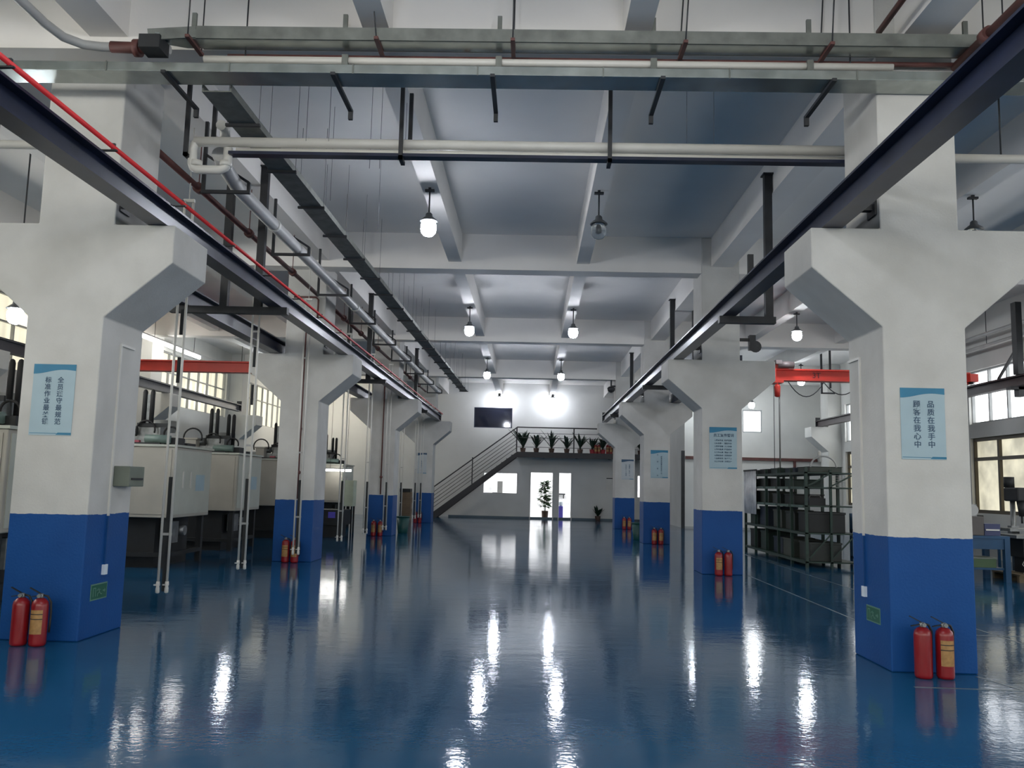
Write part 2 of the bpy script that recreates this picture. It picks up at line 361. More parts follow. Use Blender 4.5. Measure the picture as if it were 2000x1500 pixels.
# office beyond the wall
struct(MB().box(-3.6, -3.5, YB+0.2, 46.9, 0, 2.9).box(6.3, 6.37, YB+0.2, 46.9, 0, 2.9).box(-3.6, 6.37, 46.9, 47.0, 0, 2.9).build('wall_office', OFFW))
struct(MB().box(-3.6, 6.37, YB+0.2, 47.0, 2.9, 3.0).build('ceiling_office', OFFW))
struct(MB().box(-3.5, 6.3, YB+0.2, 46.9, 0.0, 0.02).build('floor_office', mat('office_floor_tile', (0.6, 0.6, 0.6), 0.35)))
struct(MB().box(2.6, 2.7, YB+0.2, 46.9, 0.02, 2.9).build('wall_office_partition', OFFW))
t = thing('ceiling_light', 'bright ceiling panel light inside the office behind the doorway', 'light', (0.6, 44.6, 2.86))
MB().box(-1.6, 2.0, 43.8, 45.6, 2.86, 2.9).build('diffuser', PANEL, t); MB().box(-1.65, 2.05, 43.75, 45.65, 2.87, 2.9).build('frame', GALV, t)
t = thing('ceiling_light', 'bright ceiling panel light in the room behind the narrow slit window', 'light', (4.6, 44.6, 2.86))
MB().box(3.8, 5.6, 43.8, 45.6, 2.86, 2.9).build('diffuser', PANEL, t); MB().box(3.75, 5.65, 43.75, 45.65, 2.87, 2.9).build('frame', GALV, t)

# ---- roof beams
ORD = ['nearest', 'second', 'third', 'farthest']
rowsY = [(RY[i]+min(LY[i], RY[i]+0.25))/2 for i in range(4)]
for i, y in enumerate(RY):
    y0 = y+0.02
    tag(MB().box(-12.2, XW, y0, y0+0.42, ZM, ZC).build('main_roof_beam', BEAMW), '%s wide white concrete roof beam crossing the whole hall' % ['nearest', 'second nearest', 'third nearest', 'farthest'][i], 'beam', 'white concrete main roof beams')
SX = [(-9.7, 'far left aisle'), (-6.95, 'left aisle near the columns'), (-1.62, 'left half of the central hall'), (0.95, 'right half of the central hall'), (6.45, 'right aisle near the columns'), (9.1, 'far right aisle')]
spans = [(-0.2, RY[0]+0.02), (RY[0]+0.44, RY[1]+0.02), (RY[1]+0.44, RY[2]+0.02), (RY[2]+0.44, RY[3]+0.02), (RY[3]+0.44, YB)]
SPN = ['above the camera, before the nearest main beam', 'between first and second main beams', 'between second and third main beams', 'between third and last main beams', 'between the last main beam and far wall']
for j, (a, b) in enumerate(spans):
    for X, nm in SX:
        bb = min(b, 36.0) if X > 6.4 else b
        tag(MB().box(X-0.13, X+0.13, a, bb, ZS, ZC).build('secondary_roof_beam', BEAMW), 'slim white joist, %s, %s' % (nm, SPN[j]), 'beam', 'white secondary roof joists')
    for X0, X1, nm in ((3.50, 3.92, 'right'), (-4.56, -4.17, 'left')):
        tag(MB().box(X0, X1, a+(0 if j == 0 else 0.5), b, ZS-0.02, ZC).build('column_line_beam', BEAMW), 'white beam along the %s column row, %s' % (nm, SPN[j]), 'beam', 'white beams along the column rows')

# ---- columns
ZT, CP = 4.14, 0.66
def column(xi, s, y, w, label, up=0.0, group='white and blue columns of the central hall'):
    """xi = inner face, s = +1 when the column body lies at greater x"""
    X = lambda d: xi+s*d
    ui, uo = X(up*-1), X(w-0.03)
    P = [(X(0), 0), (X(w), 0), (X(w), 3.18), (X(w+CP), 3.75), (X(w+CP), ZT), (uo, ZT), (uo, ZC-0.002), (X(-up), ZC-0.002), (X(-up), ZT), (X(-CP), ZT), (X(-CP), 3.75), (X(0), 3.18)]
    mb = MB().prism(P, 'y', y, y+D)
    o = mb.build('column', COLM, None, 0.012)
    return tag(o, label, 'column', group)
for i in range(4):
    column(RX[i], 1, RY[i], 0.776, '%s of the white columns with blue base on the right of the hall' % ORD[i], 0.0)
    column(LX[i], -1, LY[i], LW[i], '%s of the white columns with blue base on the left of the hall' % ORD[i], 0.04)
def pilaster(s, y, label):
    xo = XW*s if s > 0 else -12.2
    xi = 11.5 if s > 0 else -11.7
    P = [(xi, 0), (xo, 0), (xo, ZC-0.002), (xi, ZC-0.002), (xi, ZT), (xi-s*0.65, ZT), (xi-s*0.65, 3.75), (xi, 3.18)]
    o = MB().prism(P, 'y', y, y+0.8).build('wall_pilaster', WHITE, None, 0.01)
    return tag(o, label, 'column', 'wall pilasters with crane corbels')
for i in range(4):
    pilaster(1, RY[i] if i < 3 else 33.6, '%s white pilaster with corbel on the right wall' % ORD[i])
    pilaster(-1, LY[i]-0.2 if i < 3 else 34.1, '%s white pilaster with corbel on the left wall' % ORD[i])

# ================================================================ crane beams
def crane_beam(xc, z0, z1, y0, y1, w, label, m=NAVY, bolts=(), red=False, rs=1):
    t = thing('crane_beam', label, 'crane beam', (xc, y0, z0), 'crane runway beams')
    MB().ibeam_y(xc, z0, z1, y0, y1, w, 0.022).build('girder', m, t)
    MB().box(xc-0.025, xc+0.025, y0, y1, z1, z1+0.035).build('rail', BLACKS, t)
    for y in bolts:
        MB().box(xc-w/2-0.03, xc+w/2+0.03, y+0.2, y+0.6, z0-0.0, z0+0.015).build('bearing_plate', BLACKS, t)
    MB().box(xc-0.09, xc+0.09, y1-0.03, y1, z0, z1+0.14).build('end_stop', BLACKS, t)
    return t
rb = crane_beam(2.85, ZT, 4.40, 1.2, 33.9, 0.20, 'dark navy steel crane beam along the right column row over the hall')
lb = crane_beam(-3.85, ZT, 4.38, 1.2, 35.3, 0.20, 'dark navy steel crane beam along the left column row, under the red conductor pipe')
crane_beam(-5.24, ZT, 4.42, 9.35, 35.6, 0.22, 'dark steel crane beam on the outer side of the left columns, above the machines')
crane_beam(-11.22, ZT, 4.40, 1.2, 32.5, 0.2, 'grey steel crane beam along the windowed left wall', mat('grey_crane_paint', (0.09, 0.095, 0.11), 0.4))
crane_beam(11.2, ZT, 4.38, 1.2, 33.9, 0.2, 'brown steel crane beam in front of the right wall windows', mat('brown_crane_paint', (0.055, 0.04, 0.042), 0.5))
for i in range(4):
    for xa, xb, y, side in ((2.92, RX[i], RY[i], 'right'), (-3.9, LX[i]+0.04, LY[i], 'left')):
        t = thing('tie_bracket', 'small dark bracket tying the crane beam to the %s column on the %s' % (ORD[i], side), 'bracket', (xa, y+0.15, 4.40), 'crane beam tie brackets')
        MB().box(min(xa, xb), max(xa, xb), y+0.12, y+0.2, 4.36, 4.42).build('tie_bar', BLACKS, t)
        MB().box(min(xb, xb+(0.02 if side == 'left' else -0.02)), max(xb, xb+(0.02 if side == 'left' else -0.02)), y+0.06, y+0.26, 4.30, 4.48).build('plate', BLACKS, t)
# red conductor pipe over the left beam
t = thing('conductor_pipe', 'bright red conductor pipe running along the top of the left crane beam', 'pipe', (-3.70, 1.2, 4.44))
MB().cyl((-3.70, 1.2, 4.44), (-3.70, 35.2, 4.44), 0.021, 12).build('pipe', REDC, t)
for k in range(22):
    y = 2.6+k*1.5
    MB().box(-3.80, -3.665, y, y+0.025, 4.405, 4.418).box(-3.715, -3.685, y, y+0.025, 4.418, 4.475).build('clamp', BLACKS, t)
# cable track over the right beam
t = thing('cable_track', 'grey cable track running just outside the top of the right crane beam', 'cable track', (3.08, 8.9, 4.50))
MB().box(3.03, 3.12, 1.5, 33.5, 4.62, 4.64).box(3.03, 3.035, 1.5, 33.5, 4.64, 4.68).box(3.115, 3.12, 1.5, 33.5, 4.64, 4.68).build('channel', TRAYM, t)
MB().cyl((3.02, 1.5, 4.56), (3.02, 33.5, 4.56), 0.02, 8).build('conduit', PVCG, t)
for k in range(16):
    y = 3.3+k*2.0
    MB().box(2.90, 3.13, y, y+0.04, 4.49, 4.53).box(2.90, 2.93, y, y+0.04, 4.402, 4.49).box(3.1, 3.13, y, y+0.04, 4.53, 4.62).build('support_arm', BLACKS, t)
MB().box(3.02, 3.10, 12.0, 12.05, 4.66, 4.95).box(3.02, 3.3, 12.0, 12.05, 4.66, 4.70).build('bracket', BLACKS, t)

# beam hangers at mid span
def hanger(label, posts, xb0, xb1, y, ztop):
    t = thing('beam_hanger', label, 'steel hanger', ((xb0+xb1)/2, y, 4.03), 'steel hangers holding the crane beams at mid span')
    for x in posts:
        MB().box(x-0.055, x+0.055, y-0.05, y+0.05, 4.13, ztop).build('post', BLACKS, t)
    MB().box(xb0, xb1, y-0.06, y+0.06, 4.03, 4.13).build('cross_bar', BLACKS, t)
    for x in posts: MB().box(x-0.08, x+0.08, y-0.09, y+0.09, ztop-0.02, ztop+0.0).build('top_plate', BLACKS, t)
    return t
BN = ['first', 'second', 'third']
for i in range(3):
    hanger('dark steel hanger under the right crane beam, %s bay from the camera' % BN[i], [3.43] if i == 0 else [3.43, 3.98], 2.70, 3.52 if i == 0 else 4.07, MID[i], 6.30 if i < 3 else 6.0)
    hanger('dark steel hanger with two posts under the left crane beams, %s bay from the camera' % BN[i], [-4.11, -4.62], -5.42, -3.66, MID[i], 6.30)

# ================================================================ travelling cranes
def bridge(label, x0, x1, y, z0, z1, m, hoistx=None, hl=0.9):
    t = thing('overhead_crane', label, 'overhead crane', ((x0+x1)/2, y, z0), 'red travelling bridge cranes')
    w = 0.3
    P = [(y-w/2, z0), (y+w/2, z0), (y+w/2, z0+.035), (y+.02, z0+.035), (y+.02, z1-.035), (y+w/2, z1-.035), (y+w/2, z1), (y-w/2, z1), (y-w/2, z1-.035), (y-.02, z1-.035), (y-.02, z0+.035), (y-w/2, z0+.035)]
    MB().prism(P, 'x', x0, x1).build('girder', m, t)
    for x in (x0, x1):
        e = MB().box(x-0.1, x+0.1, y-hl, y+hl, 4.46, 4.66).build('end_carriage', m, t)
        for yy in (y-hl+0.2, y+hl-0.2): MB().cyl((x-0.05, yy, 4.50), (x+0.05, yy, 4.50), 0.075, 16).build('wheel', BLACKS, e)
    if hoistx is not None:
        text_mesh('3T', 0.2, Matrix.Translation(-Vector(t['_o'])) @ Matrix.Translation((hoistx+1.05, y-0.03, (z0+z1)/2)) @ Matrix.Rotation(math.pi/2, 4, 'X'), 'lettering', mat('faded_dark_red', (0.12, 0.015, 0.02), 0.5), t)
        h = MB().box(hoistx-0.10, hoistx+0.30, y-0.2, y+0.2, z1, z1+0.10).box(hoistx-0.10, hoistx+0.16, y-0.22, y+0.22, z0-0.07, z0+0.0).box(hoistx-0.08, hoistx-0.03, y-0.22, y-0.17, z0, z1).build('trolley', m, t)
        MB().cyl((hoistx+0.02, y-0.2, z1+0.09), (hoistx+0.42, y-0.2, z1+0.09), 0.09, 16).box(hoistx-0.05, hoistx+0.1, y-0.3, y-0.1, z1+0.10, z1+0.20).build('motor', mat('hoist_grey_red', (0.13, 0.10, 0.10), 0.5), t)
        MB().lathe([(0.02, -0.32), (0.07, -0.30), (0.08, -0.05), (0.05, 0), (0.02, 0.0)], (hoistx+0.0, y-0.2, z0-0.12), 14).cyl((hoistx, y-0.2, z0-0.13), (hoistx, y-0.2, z0-0.05), 0.02, 8).build('chain_bag', m, t)
        MB().cyl((hoistx-0.09, y-0.2, 2.0), (hoistx-0.09, y-0.2, z0-0.05), 0.008, 6).build('pendant_cable', BLACKS, t)
        c = MB().cyl((hoistx+0.05, y-0.2, 2.2), (hoistx+0.05, y-0.2, z0-0.3), 0.020, 8).build('hoist_chain', mat('chain_grey', (0.22, 0.22, 0.21), 0.5), t)
        MB().box(hoistx+0.0, hoistx+0.1, y-0.24, y-0.16, 2.08, 2.2).tube([(hoistx+0.05+0.045*math.sin(a), y-0.2, 2.02+0.05*math.cos(a)) for a in [k*0.45 for k in range(11)]], 0.012, 6).build('hook', BLACKS, c)
        for k in range(5):
            xa = hoistx+0.9*k+0.3
            MB().tube([(xa+0.9*u, y-0.12, z0-0.03-0.34*4*u*(1-u)*(0.9 if k % 2 else 1.1)) for u in [q/10 for q in range(11)]], 0.012, 6).build('festoon_cable', BLACKS, t)
    return t
bridge('red bridge crane girder spanning the left aisle above the machines', -11.22, -5.24, 22.9, 4.44, 4.74, REDP)
bridge('red bridge crane with electric chain hoist spanning the right aisle', 5.0, 11.08, 22.0, 4.42, 4.72, REDP, 6.2, 0.35)
tag(MB().box(4.15, 4.37, 17.9, 34.0, ZT, 4.42).build('crane_beam', NAVY), 'dark crane beam hidden on the outer side of the right columns', 'crane beam', 'crane runway beams')

# ================================================================ services overhead
# galvanised trunking across the hall
t = thing('cable_trunking', 'wide galvanised trunking crossing the hall in front of the nearest columns', 'trunking', (0, 7.8, 5.49))
MB().box(-7.5, 7.5, 7.80, 8.09, 5.49, 5.58).build('casing', GALV, t, 0.004)
for k in range(12):
    x = -6.6+k*1.2
    MB().box(x, x+0.012, 7.79, 7.80, 5.485, 5.585).build('joint_seam', TRAYM, t)
for x in (-3.62, -1.98, -0.45, 1.17, 2.78):
    MB().box(x-0.022, x+0.022, 7.76, 8.62, 5.455, 5.485).box(x-0.022, x+0.022, 8.58, 8.62, 5.375, 5.455).build('support_bracket', BLACKS, t)
for x in (-2.9, 3.0): MB().cyl((x, 7.95, 5.58), (x, 7.95, ZC), 0.008, 6).build('hanger_rod', BLACKS, t)
# cable tray above
t = thing('cable_tray', 'grey green cable tray crossing the hall high above the galvanised trunking', 'cable tray', (0, 7.6, 5.70))
MB().prism([(-3.66, 7.62), (-3.3, 7.72), (7.5, 7.72), (7.5, 7.90), (-3.45, 7.90), (-3.78, 7.78)], 'z', 5.775, 5.79).build('tray_base', GALV, t)
MB().box(-3.3, 7.5, 7.70, 7.72, 5.775, 5.90).bar((-3.3, 7.71, 5.84), (-3.72, 7.62, 5.76), 0.02, 0.11).build('front_flange', TRAYM, t)
MB().box(-3.3, 7.5, 7.90, 7.92, 5.775, 5.90).build('rear_flange', TRAYM, t)
MB().box(-3.80, -3.60, 7.60, 7.82, 5.63, 5.76).build('outlet_box', MDARK, t)
for k, z in enumerate((5.81, 5.83, 5.82)): MB().tube([(-3.2, 7.75+0.05*k, z)]+[(-3+q*1.0, 7.76+0.05*k+random.uniform(-.01, .01), z+random.uniform(-.004, .006)) for q in range(11)], 0.012, 6).build('cable', RUBB, t)
for x, dx in ((-3.35, 0), (-1.55, 0.10), (-0.26, 0), (1.36, -0.05), (2.72, -0.05), (4.3, 0)):
    MB().box(x-0.02, x+0.02, 7.62, 8.0, 5.745, 5.773).build('cross_support', BROWN, t)
    MB().cyl((x, 7.64, 5.76), (x-dx, 7.64, ZC), 0.007, 6).cyl((x, 7.98, 5.76), (x-dx, 7.98, ZC), 0.007, 6).build('hanger_rod', BLACKS, t)
for x in (-3.42, -1.92, -0.4, 1.1, 2.6, 4.1):
    MB().box(x-0.022, x+0.022, 7.92, 7.95, 5.90, 6.16).build('stub_bracket', TRAYM, t)
t = thing('sprinkler_pipe', 'dark red brown pipe running behind the tray across the hall', 'pipe', (0, 8.0, 5.6))
MB().cyl((-3.1, 8.03, 5.765), (7.4, 8.03, 5.765), 0.024, 10).build('pipe', BROWN, t)
MB().tube([(-0.72, 8.03, 5.765), (-0.72, 8.03, 5.71), (-0.72, 8.0, 5.67)], 0.03, 8).build('drop_elbow', BROWN, t)
t = thing('water_pipe', 'thin white pipe crossing the hall between tray and trunking', 'pipe', (0, 7.9, 5.58))
MB().cyl((-3.3, 7.94, 5.685), (3.4, 7.94, 5.685), 0.036, 14).build('pipe', PVC, t)
for x in (-1.9, -0.4, 1.1, 2.6): MB().box(x-0.03, x+0.03, 7.89, 7.99, 5.62, 5.73).build('saddle', TRAYM, t)
t = thing('water_pipe', 'grey pipe bending round in front of the nearest left column, at top left', 'pipe', (-4.5, 7.9, 5.68))
MB().tube([(-4.62, 4.5, 5.77), (-4.62, 7.45, 5.77), (-4.58, 7.7, 5.77), (-4.46, 7.84, 5.77), (-4.3, 7.88, 5.77), (-3.62, 7.88, 5.75)], 0.045, 12).build('pipe', PVCG, t)
f = MB().cyl((-4.2, 7.88, 5.77), (-3.68, 7.88, 5.755), 0.056, 12).build('red_coupling', BROWN, t); f['label'] = 'rust red coupling section'
MB().cyl((-3.97, 7.88, 5.76), (-3.91, 7.88, 5.76), 0.085, 14).build('flange', BROWN, t)
t = thing('sprinkler_pipe', 'rust red pipe running towards the nearest right column, at top right', 'pipe', (4.0, 6.5, 5.75))
MB().cyl((4.05, 3.5, 5.75), (4.05, 8.05, 5.75), 0.045, 12).build('pipe', BROWN, t); MB().cyl((4.05, 7.4, 5.75), (4.05, 7.5, 5.75), 0.075, 12).build('flange', BROWN, t)
t = thing('sprinkler_pipe', 'short dark red pipe beside the right column line beam, at top right', 'pipe', (3.3, 6.5, 5.9))
MB().cyl((3.28, 6.0, 6.1), (3.28, 7.95, 6.05), 0.03, 10).build('pipe', BROWN, t)

# two white pipes on a dark channel, behind the first columns
t = thing('twin_pipe_run', 'two long white pipes on a dark channel crossing the hall behind the nearest columns', 'pipe', (0, 9.2, 5.15))
MB().cyl((-3.86, 9.20, 5.355), (3.95, 9.20, 5.355), 0.056, 18).build('upper_pipe', PVC, t)
MB().cyl((-3.4, 9.24, 5.268), (3.95, 9.24, 5.268), 0.036, 16).build('lower_pipe', PVC, t)
MB().box(-3.45, 3.95, 9.12, 9.15, 5.19, 5.225).box(-3.45, 3.95, 9.15, 9.24, 5.19, 5.20).build('channel', NAVY, t)
MB().tube([(-3.82, 9.20, 5.355), (-3.86, 9.2, 5.33), (-3.88, 9.2, 5.26), (-3.88, 9.2, 5.10), (-3.86, 9.2, 5.05), (-3.82, 9.2, 5.03), (-3.56, 9.2, 5.03), (-3.50, 9.2, 5.06), (-3.48, 9.2, 5.10), (-3.48, 9.2, 5.28)], 0.05, 14).build('elbow_loop', PVC, t)
for x in (-3.83, -3.5): MB().cyl((x-0.0, 9.2, 5.07), (x, 9.2, 5.13), 0.064, 14).build('pipe_coupling', PVC, t)
for x, x2 in ((-3.92, -3.72), (-1.52, -1.46), (0.79, None)):
    MB().box(x-0.022, x+0.022, 9.08, 9.12, 5.15, 6.028 if x < 0.5 and x > -3 else ZC-0.002).build('drop_post', BLACKS, t)
    MB().box(x-0.022, x+0.022, 9.08, 9.30, 5.15, 5.188).build('shoe', BLACKS, t)
    if x2: MB().box(x2-0.022, x2+0.022, 9.34, 9.38, 5.40, 6.028).build('drop_post', BLACKS, t)
for nm, a, b in (('left aisle, left of the nearest left column', -11.9, -5.15), ('right aisle, right of the nearest right column', 4.12, 11.4)):
    t = thing('water_pipe', 'white pipe crossing the %s' % nm, 'pipe', ((a+b)/2, 9.25, 5.3))
    MB().cyl((a, 9.25, 5.31), (b, 9.25, 5.31), 0.05, 14).build('pipe', PVC, t)
    for x in (a+1, (a+b)/2, b-1): MB().cyl((x, 9.25, 5.36), (x, 9.25, ZC), 0.01, 6).build('hanger_rod', BLACKS, t)

# long insulated pipe on brackets along the left side
t = thing('insulated_pipe', 'thick pale grey pipe running the length of the hall above the left crane beam', 'pipe', (-3.8, 9.5, 5.25))
MB().tube([(-3.66, 9.42, 5.30), (-3.72, 9.8, 5.27)]+[(-3.78, 10.4+k*2.0, 5.24) for k in range(12)]+[(-3.78, 34.3, 5.24)], 0.088, 16).build('pipe', PVCG, t)
MB().tube([(-3.62, 9.30, 5.60), (-3.62, 9.42, 5.62), (-3.64, 9.5, 5.55), (-3.66, 9.55, 5.35)], 0.06, 12).build('swan_neck', PVC, t)
for k in range(9):
    y = 10.2+k*2.9; yb = y
    b = MB().box(-4.16, -3.55, y-0.02, y+0.02, 5.10, 5.14).box(-3.59, -3.55, y-0.02, y+0.02, 5.14, 5.24).bar((-3.57, y, 5.24), (-4.14, y, 5.60), 0.03, 0.03).box(-4.16, -4.12, y-0.02, y+0.02, 5.14, 6.02)
    b.build('triangular_bracket', BLACKS, t)
for y in (11.9, 17.6, 26.3): MB().cyl((-3.78, y, 5.24), (-3.78, y+0.08, 5.24), 0.096, 16).build('pipe_collar', PVC, t)
# sprinkler main between the posts
for i, (a, b) in enumerate(((9.4, 16.9), (18.1, 25.8), (27.0, 34.8))):
    t = thing('sprinkler_pipe', 'rust red sprinkler pipe above the left crane beams, %s bay from the camera' % BN[i], 'pipe', (-4.38, a, 5.3), 'rust red sprinkler pipes')
    MB().cyl((-4.38, a, 5.32), (-4.38, b, 5.32), 0.04, 12).build('pipe', BROWN, t)
    for y in (a+1.2, a+3.2, a+5.6):
        MB().cyl((-4.38, y, 5.32), (-4.38, y+0.1, 5.32), 0.068, 12).cyl((-4.38, y+0.05, 5.36), (-4.38, y+0.05, 6.01), 0.008, 6).build('flange', BROWN, t)
# ladder tray
t = thing('cable_tray', 'long grey cable tray running down the left of the hall to the far wall', 'cable tray', (-3.2, 8.15, 5.45))
YA, YZ = 8.15, 35.6
tx = lambda y: -3.24+0.36*(y-YA)/(YZ-YA)
def tstrip(d0, d1, z0, z1):
    return MB().add([(tx(y)+d, y, z) for y in (YA, YZ) for z in (z0, z1) for d in (d0, d1)], [(0, 1, 3, 2), (4, 6, 7, 5), (0, 4, 5, 1), (2, 3, 7, 6), (0, 2, 6, 4), (1, 5, 7, 3)])
b = tstrip(-0.15, 0.15, 5.45, 5.462)
for q in (tstrip(-0.15, -0.135, 5.462, 5.53), tstrip(0.135, 0.15, 5.462, 5.53)): b.add(q.v, q.f)
b.build('channel', TRAYM, t)
for k in range(20):
    y = 8.9+k*1.4
    MB().box(tx(y)-0.19, tx(y)+0.19, y, y+0.04, 5.42, 5.449).build('cross_support', BLACKS, t)
for k in range(20):
    y = 8.92+k*1.4
    MB().cyl((tx(y)-0.175, y, 5.43), (tx(y)-0.175, y, ZC), 0.0035, 5).cyl((tx(y)+0.175, y, 5.43), (tx(y)+0.175, y, ZC), 0.0035, 5).build('hanger_rod', mat('thin_grey_rod', (0.15, 0.15, 0.15), 0.5), t)
for d in (-0.06, 0.0, 0.06): MB().cyl((tx(YA)+d, YA+0.1, 5.477), (tx(YZ)+d, YZ-0.1, 5.477), 0.014, 6).build('cable', RUBB, t)
# loose wires hanging over the left half of the hall
t = thing('ceiling_wires', 'thin dark wires hanging from the ceiling behind the trunking, on the left', 'wire', (-2.6, 10, 5.4))
for x, y, z in ((-2.55, 9.0, 5.3), (-2.3, 9.0, 5.3), (-1.6, 9.6, 5.35), (-1.55, 9.6, 5.35), (-2.0, 9.8, 5.3), (-1.88, 9.8, 5.3), (-2.75, 11.0, 5.3), (-2.4, 12.6, 5.4)):
    MB().cyl((x, y, z), (x, y, ZC), 0.003, 5).build('wire', WIREM, t)
t = thing('ceiling_wires', 'two thin wires hanging over the right half of the hall', 'wire', (1.7, 9.0, 5.3))
for x in (1.65, 1.95): MB().cyl((x, 9.2, 5.38), (x, 9.2, ZC), 0.003, 5).build('wire', WIREM, t)

# pairs of drop pipes
def drops(y, x, label, ztop=5.05):
    t = thing('drop_pipe_pair', label, 'pipe', (x, y, 0.22), 'pairs of thin white drop pipes beside the machines')
    for dx, dy in ((-0.045, -0.02), (0.045, 0.02)):
        p = MB().cyl((x+dx, y+dy, 0.34), (x+dx, y+dy, ztop), 0.016, 10).build('pipe', PVC, t)
        MB().lathe([(0.012, 0), (0.024, 0.01), (0.024, 0.06), (0.018, 0.08), (0.026, 0.10), (0.02, 0.14)], (x+dx, y+dy, 0.22), 10).box(x+dx-0.05, x+dx-0.015, y+dy-0.008, y+dy+0.008, 0.31, 0.325).build('valve', PVC, p)
    b = MB().box(x-0.022, x+0.022, y+0.025, y+0.05, 0.24, 1.60).build('backing_bar', MDARK, t)
    for z in ((3.35, 2.75) if y < 14 else ()): MB().box(x-0.02, x+0.02, y+0.025, y+0.04, z, z+0.32).build('backing_strip', MDARK, t)
    for z in (0.9, 2.1, 3.9): MB().box(x-0.065, x+0.065, y+0.018, y+0.026, z, z+0.03).build('pipe_clip', PVCG, t)
    MB().box(x-0.07, x+0.07, y-0.02, y+0.02, ztop-0.02, ztop+0.02).cyl((x, y, ztop), (x, y, 6.008), 0.008, 6).build('top_bracket', PVC, t)
ORDN = ['first (nearest)', 'second', 'third', 'fourth', 'fifth', 'sixth', 'seventh', 'eighth', 'ninth (farthest)']
DR = [(10.36, -4.37), (13.27, -4.40), (16.1, -4.34), (19.9, -4.37), (23.05, -4.39), (25.0, -4.2), (29.5, -4.45), (33.5, -4.5), (34.55, -4.42)]
for i, (y, x) in enumerate(DR): drops(y, x, 'pair of thin white drop pipes, %s along the left column row' % ORDN[i])

# ================================================================ lamps
def lamp(x, y, zc, label, lit=True, m=None, ztop=None, r=0.125):
    t = thing('pendant_lamp', label, 'lamp', (x, y, zc-0.15), 'globe pendant lamps under the roof joists')
    zt = ztop or ZS
    MB().cyl((x, y, zc+0.2), (x, y, zt-0.03), 0.012, 8).box(x-0.07, x+0.07, y-0.03, y+0.03, zt-0.06, zt-0.03).box(x-0.02, x+0.02, y-0.02, y+0.02, zt-0.03, zt).build('stem', BLACKS, t)
    MB().lathe([(0.03, 0.22), (0.05, 0.20), (0.055, 0.16), (0.13, 0.10), (0.135, 0.085), (0.05, 0.11), (0.02, 0.11)], (x, y, zc), 20).build('hood', mat('lamp_hood_grey', (0.08, 0.085, 0.09), 0.4), t)
    g = [(0.02, -0.145), (0.07, -0.13), (0.105, -0.09), (r*0.95, -0.03), (r*0.93, 0.03), (0.09, 0.085), (0.03, 0.095)]
    MB().lathe(g, (x, y, zc), 20).build('glass_globe', (m or LGLOW) if lit else GLOBE, t)
    if not lit: MB().lathe([(0.01, -0.06), (0.035, -0.04), (0.03, 0.03), (0.02, 0.06)], (x, y, zc), 12).build('bulb', mat('dead_bulb', (0.6, 0.62, 0.65), 0.3), t)
ZL = 5.42
lamp(-1.62, 12.5, ZL, 'brightest lit globe lamp, nearest on the left line over the hall')
lamp(0.93, 12.5, ZL, 'unlit clear globe lamp, nearest on the right line over the hall', lit=False)
for i, nm in ((1, 'second'), (2, 'third'), (3, 'glowing on the far wall')):
    y = MID[i] if i < 3 else 41.55
    zl = ZL if i < 3 else 5.76
    lamp(-1.62, y, zl, 'lit globe lamp on the left line over the hall, %s' % (nm+' from the camera' if i < 3 else nm))
    lamp(0.97, y, zl, 'lit globe lamp on the right line over the hall, %s' % (nm+' from the camera' if i < 3 else nm))
lamp(-1.62, 3.9, ZL, 'lit globe lamp above the camera on the left line, out of view')
lamp(0.97, 3.9, ZL, 'lit globe lamp above the camera on the right line, out of view')
lamp(6.45, 12.45, ZL, 'unlit globe lamp in the right aisle, beside the nearest right column', lit=False)
lamp(6.5, 21.1, 5.46, 'lit globe lamp in the right aisle, above the red crane', m=LGLOWA)
lamp(9.3, 29.8, ZL, 'lit globe lamp in the right aisle, behind the red crane girder', m=LGLOWA)
lamp(6.5, 34.4, 5.3, 'lit globe lamp at the end of the right aisle, near the columns', m=LGLOWA)
lamp(8.7, 34.2, 5.0, 'lit globe lamp at the end of the right aisle, near the small high window', m=LGLOWA, ztop=ZC)
lamp(-10.3, 29.8, ZL, 'lit globe lamp in the left aisle, behind the red crane girder', m=LGLOWA, ztop=ZC)
lamp(-7.75, 12.45, 3.95, 'lit low hanging globe lamp at the left edge, left of the nearest left column', m=LGLOWA, ztop=ZC)
lamp(-9.7, 39.4, ZL, 'unseen globe lamp, boosted to brighten the far end of the left aisle', m=mat('boosted_globe_warm', (0.9, 0.9, 0.85), 0.3, emit=330, ecol=(1.0, 0.93, 0.80)), ztop=ZC)  # fill lamp kept hidden behind the second column, lights the aisle's end wall
def tube_light(x0, x1, y, z, label, up, along='x'):
    t = thing('tube_light', label, 'light', ((x0+x1)/2, y, z), 'fluorescent tube lights')
    MB().cyl((x0, y, z), (x1, y, z), 0.035, 12).build('tube', TUBE, t); MB().box(x0, x1, y-0.05, y+0.05, z+0.04, z+0.07).build('housing', PVCG, t)
    for x in (x0+0.15, x1-0.15): MB().cyl((x, y, z+0.07), (x, y, up), 0.006, 6).build('hanger_rod', BLACKS, t)
tube_light(-6.80, -5.95, 28.4, 1.95, 'glowing horizontal tube light between the second and third left columns', ZC)
t = thing('tube_light', 'long glowing tube light high along the left wall above the red crane', 'light', (-11.0, 23, 5.25), 'fluorescent tube lights')
MB().cyl((-11.3, 21.5, 5.62), (-11.3, 28.5, 5.62), 0.05, 12).build('tube', TUBE, t); MB().box(-11.37, -11.23, 21.5, 28.5, 5.68, 5.72).build('housing', PVCG, t)
for y in (22, 25, 28): MB().cyl((-11.3, y, 5.72), (-11.3, y, ZC), 0.008, 6).build('hanger_rod', BLACKS, t)

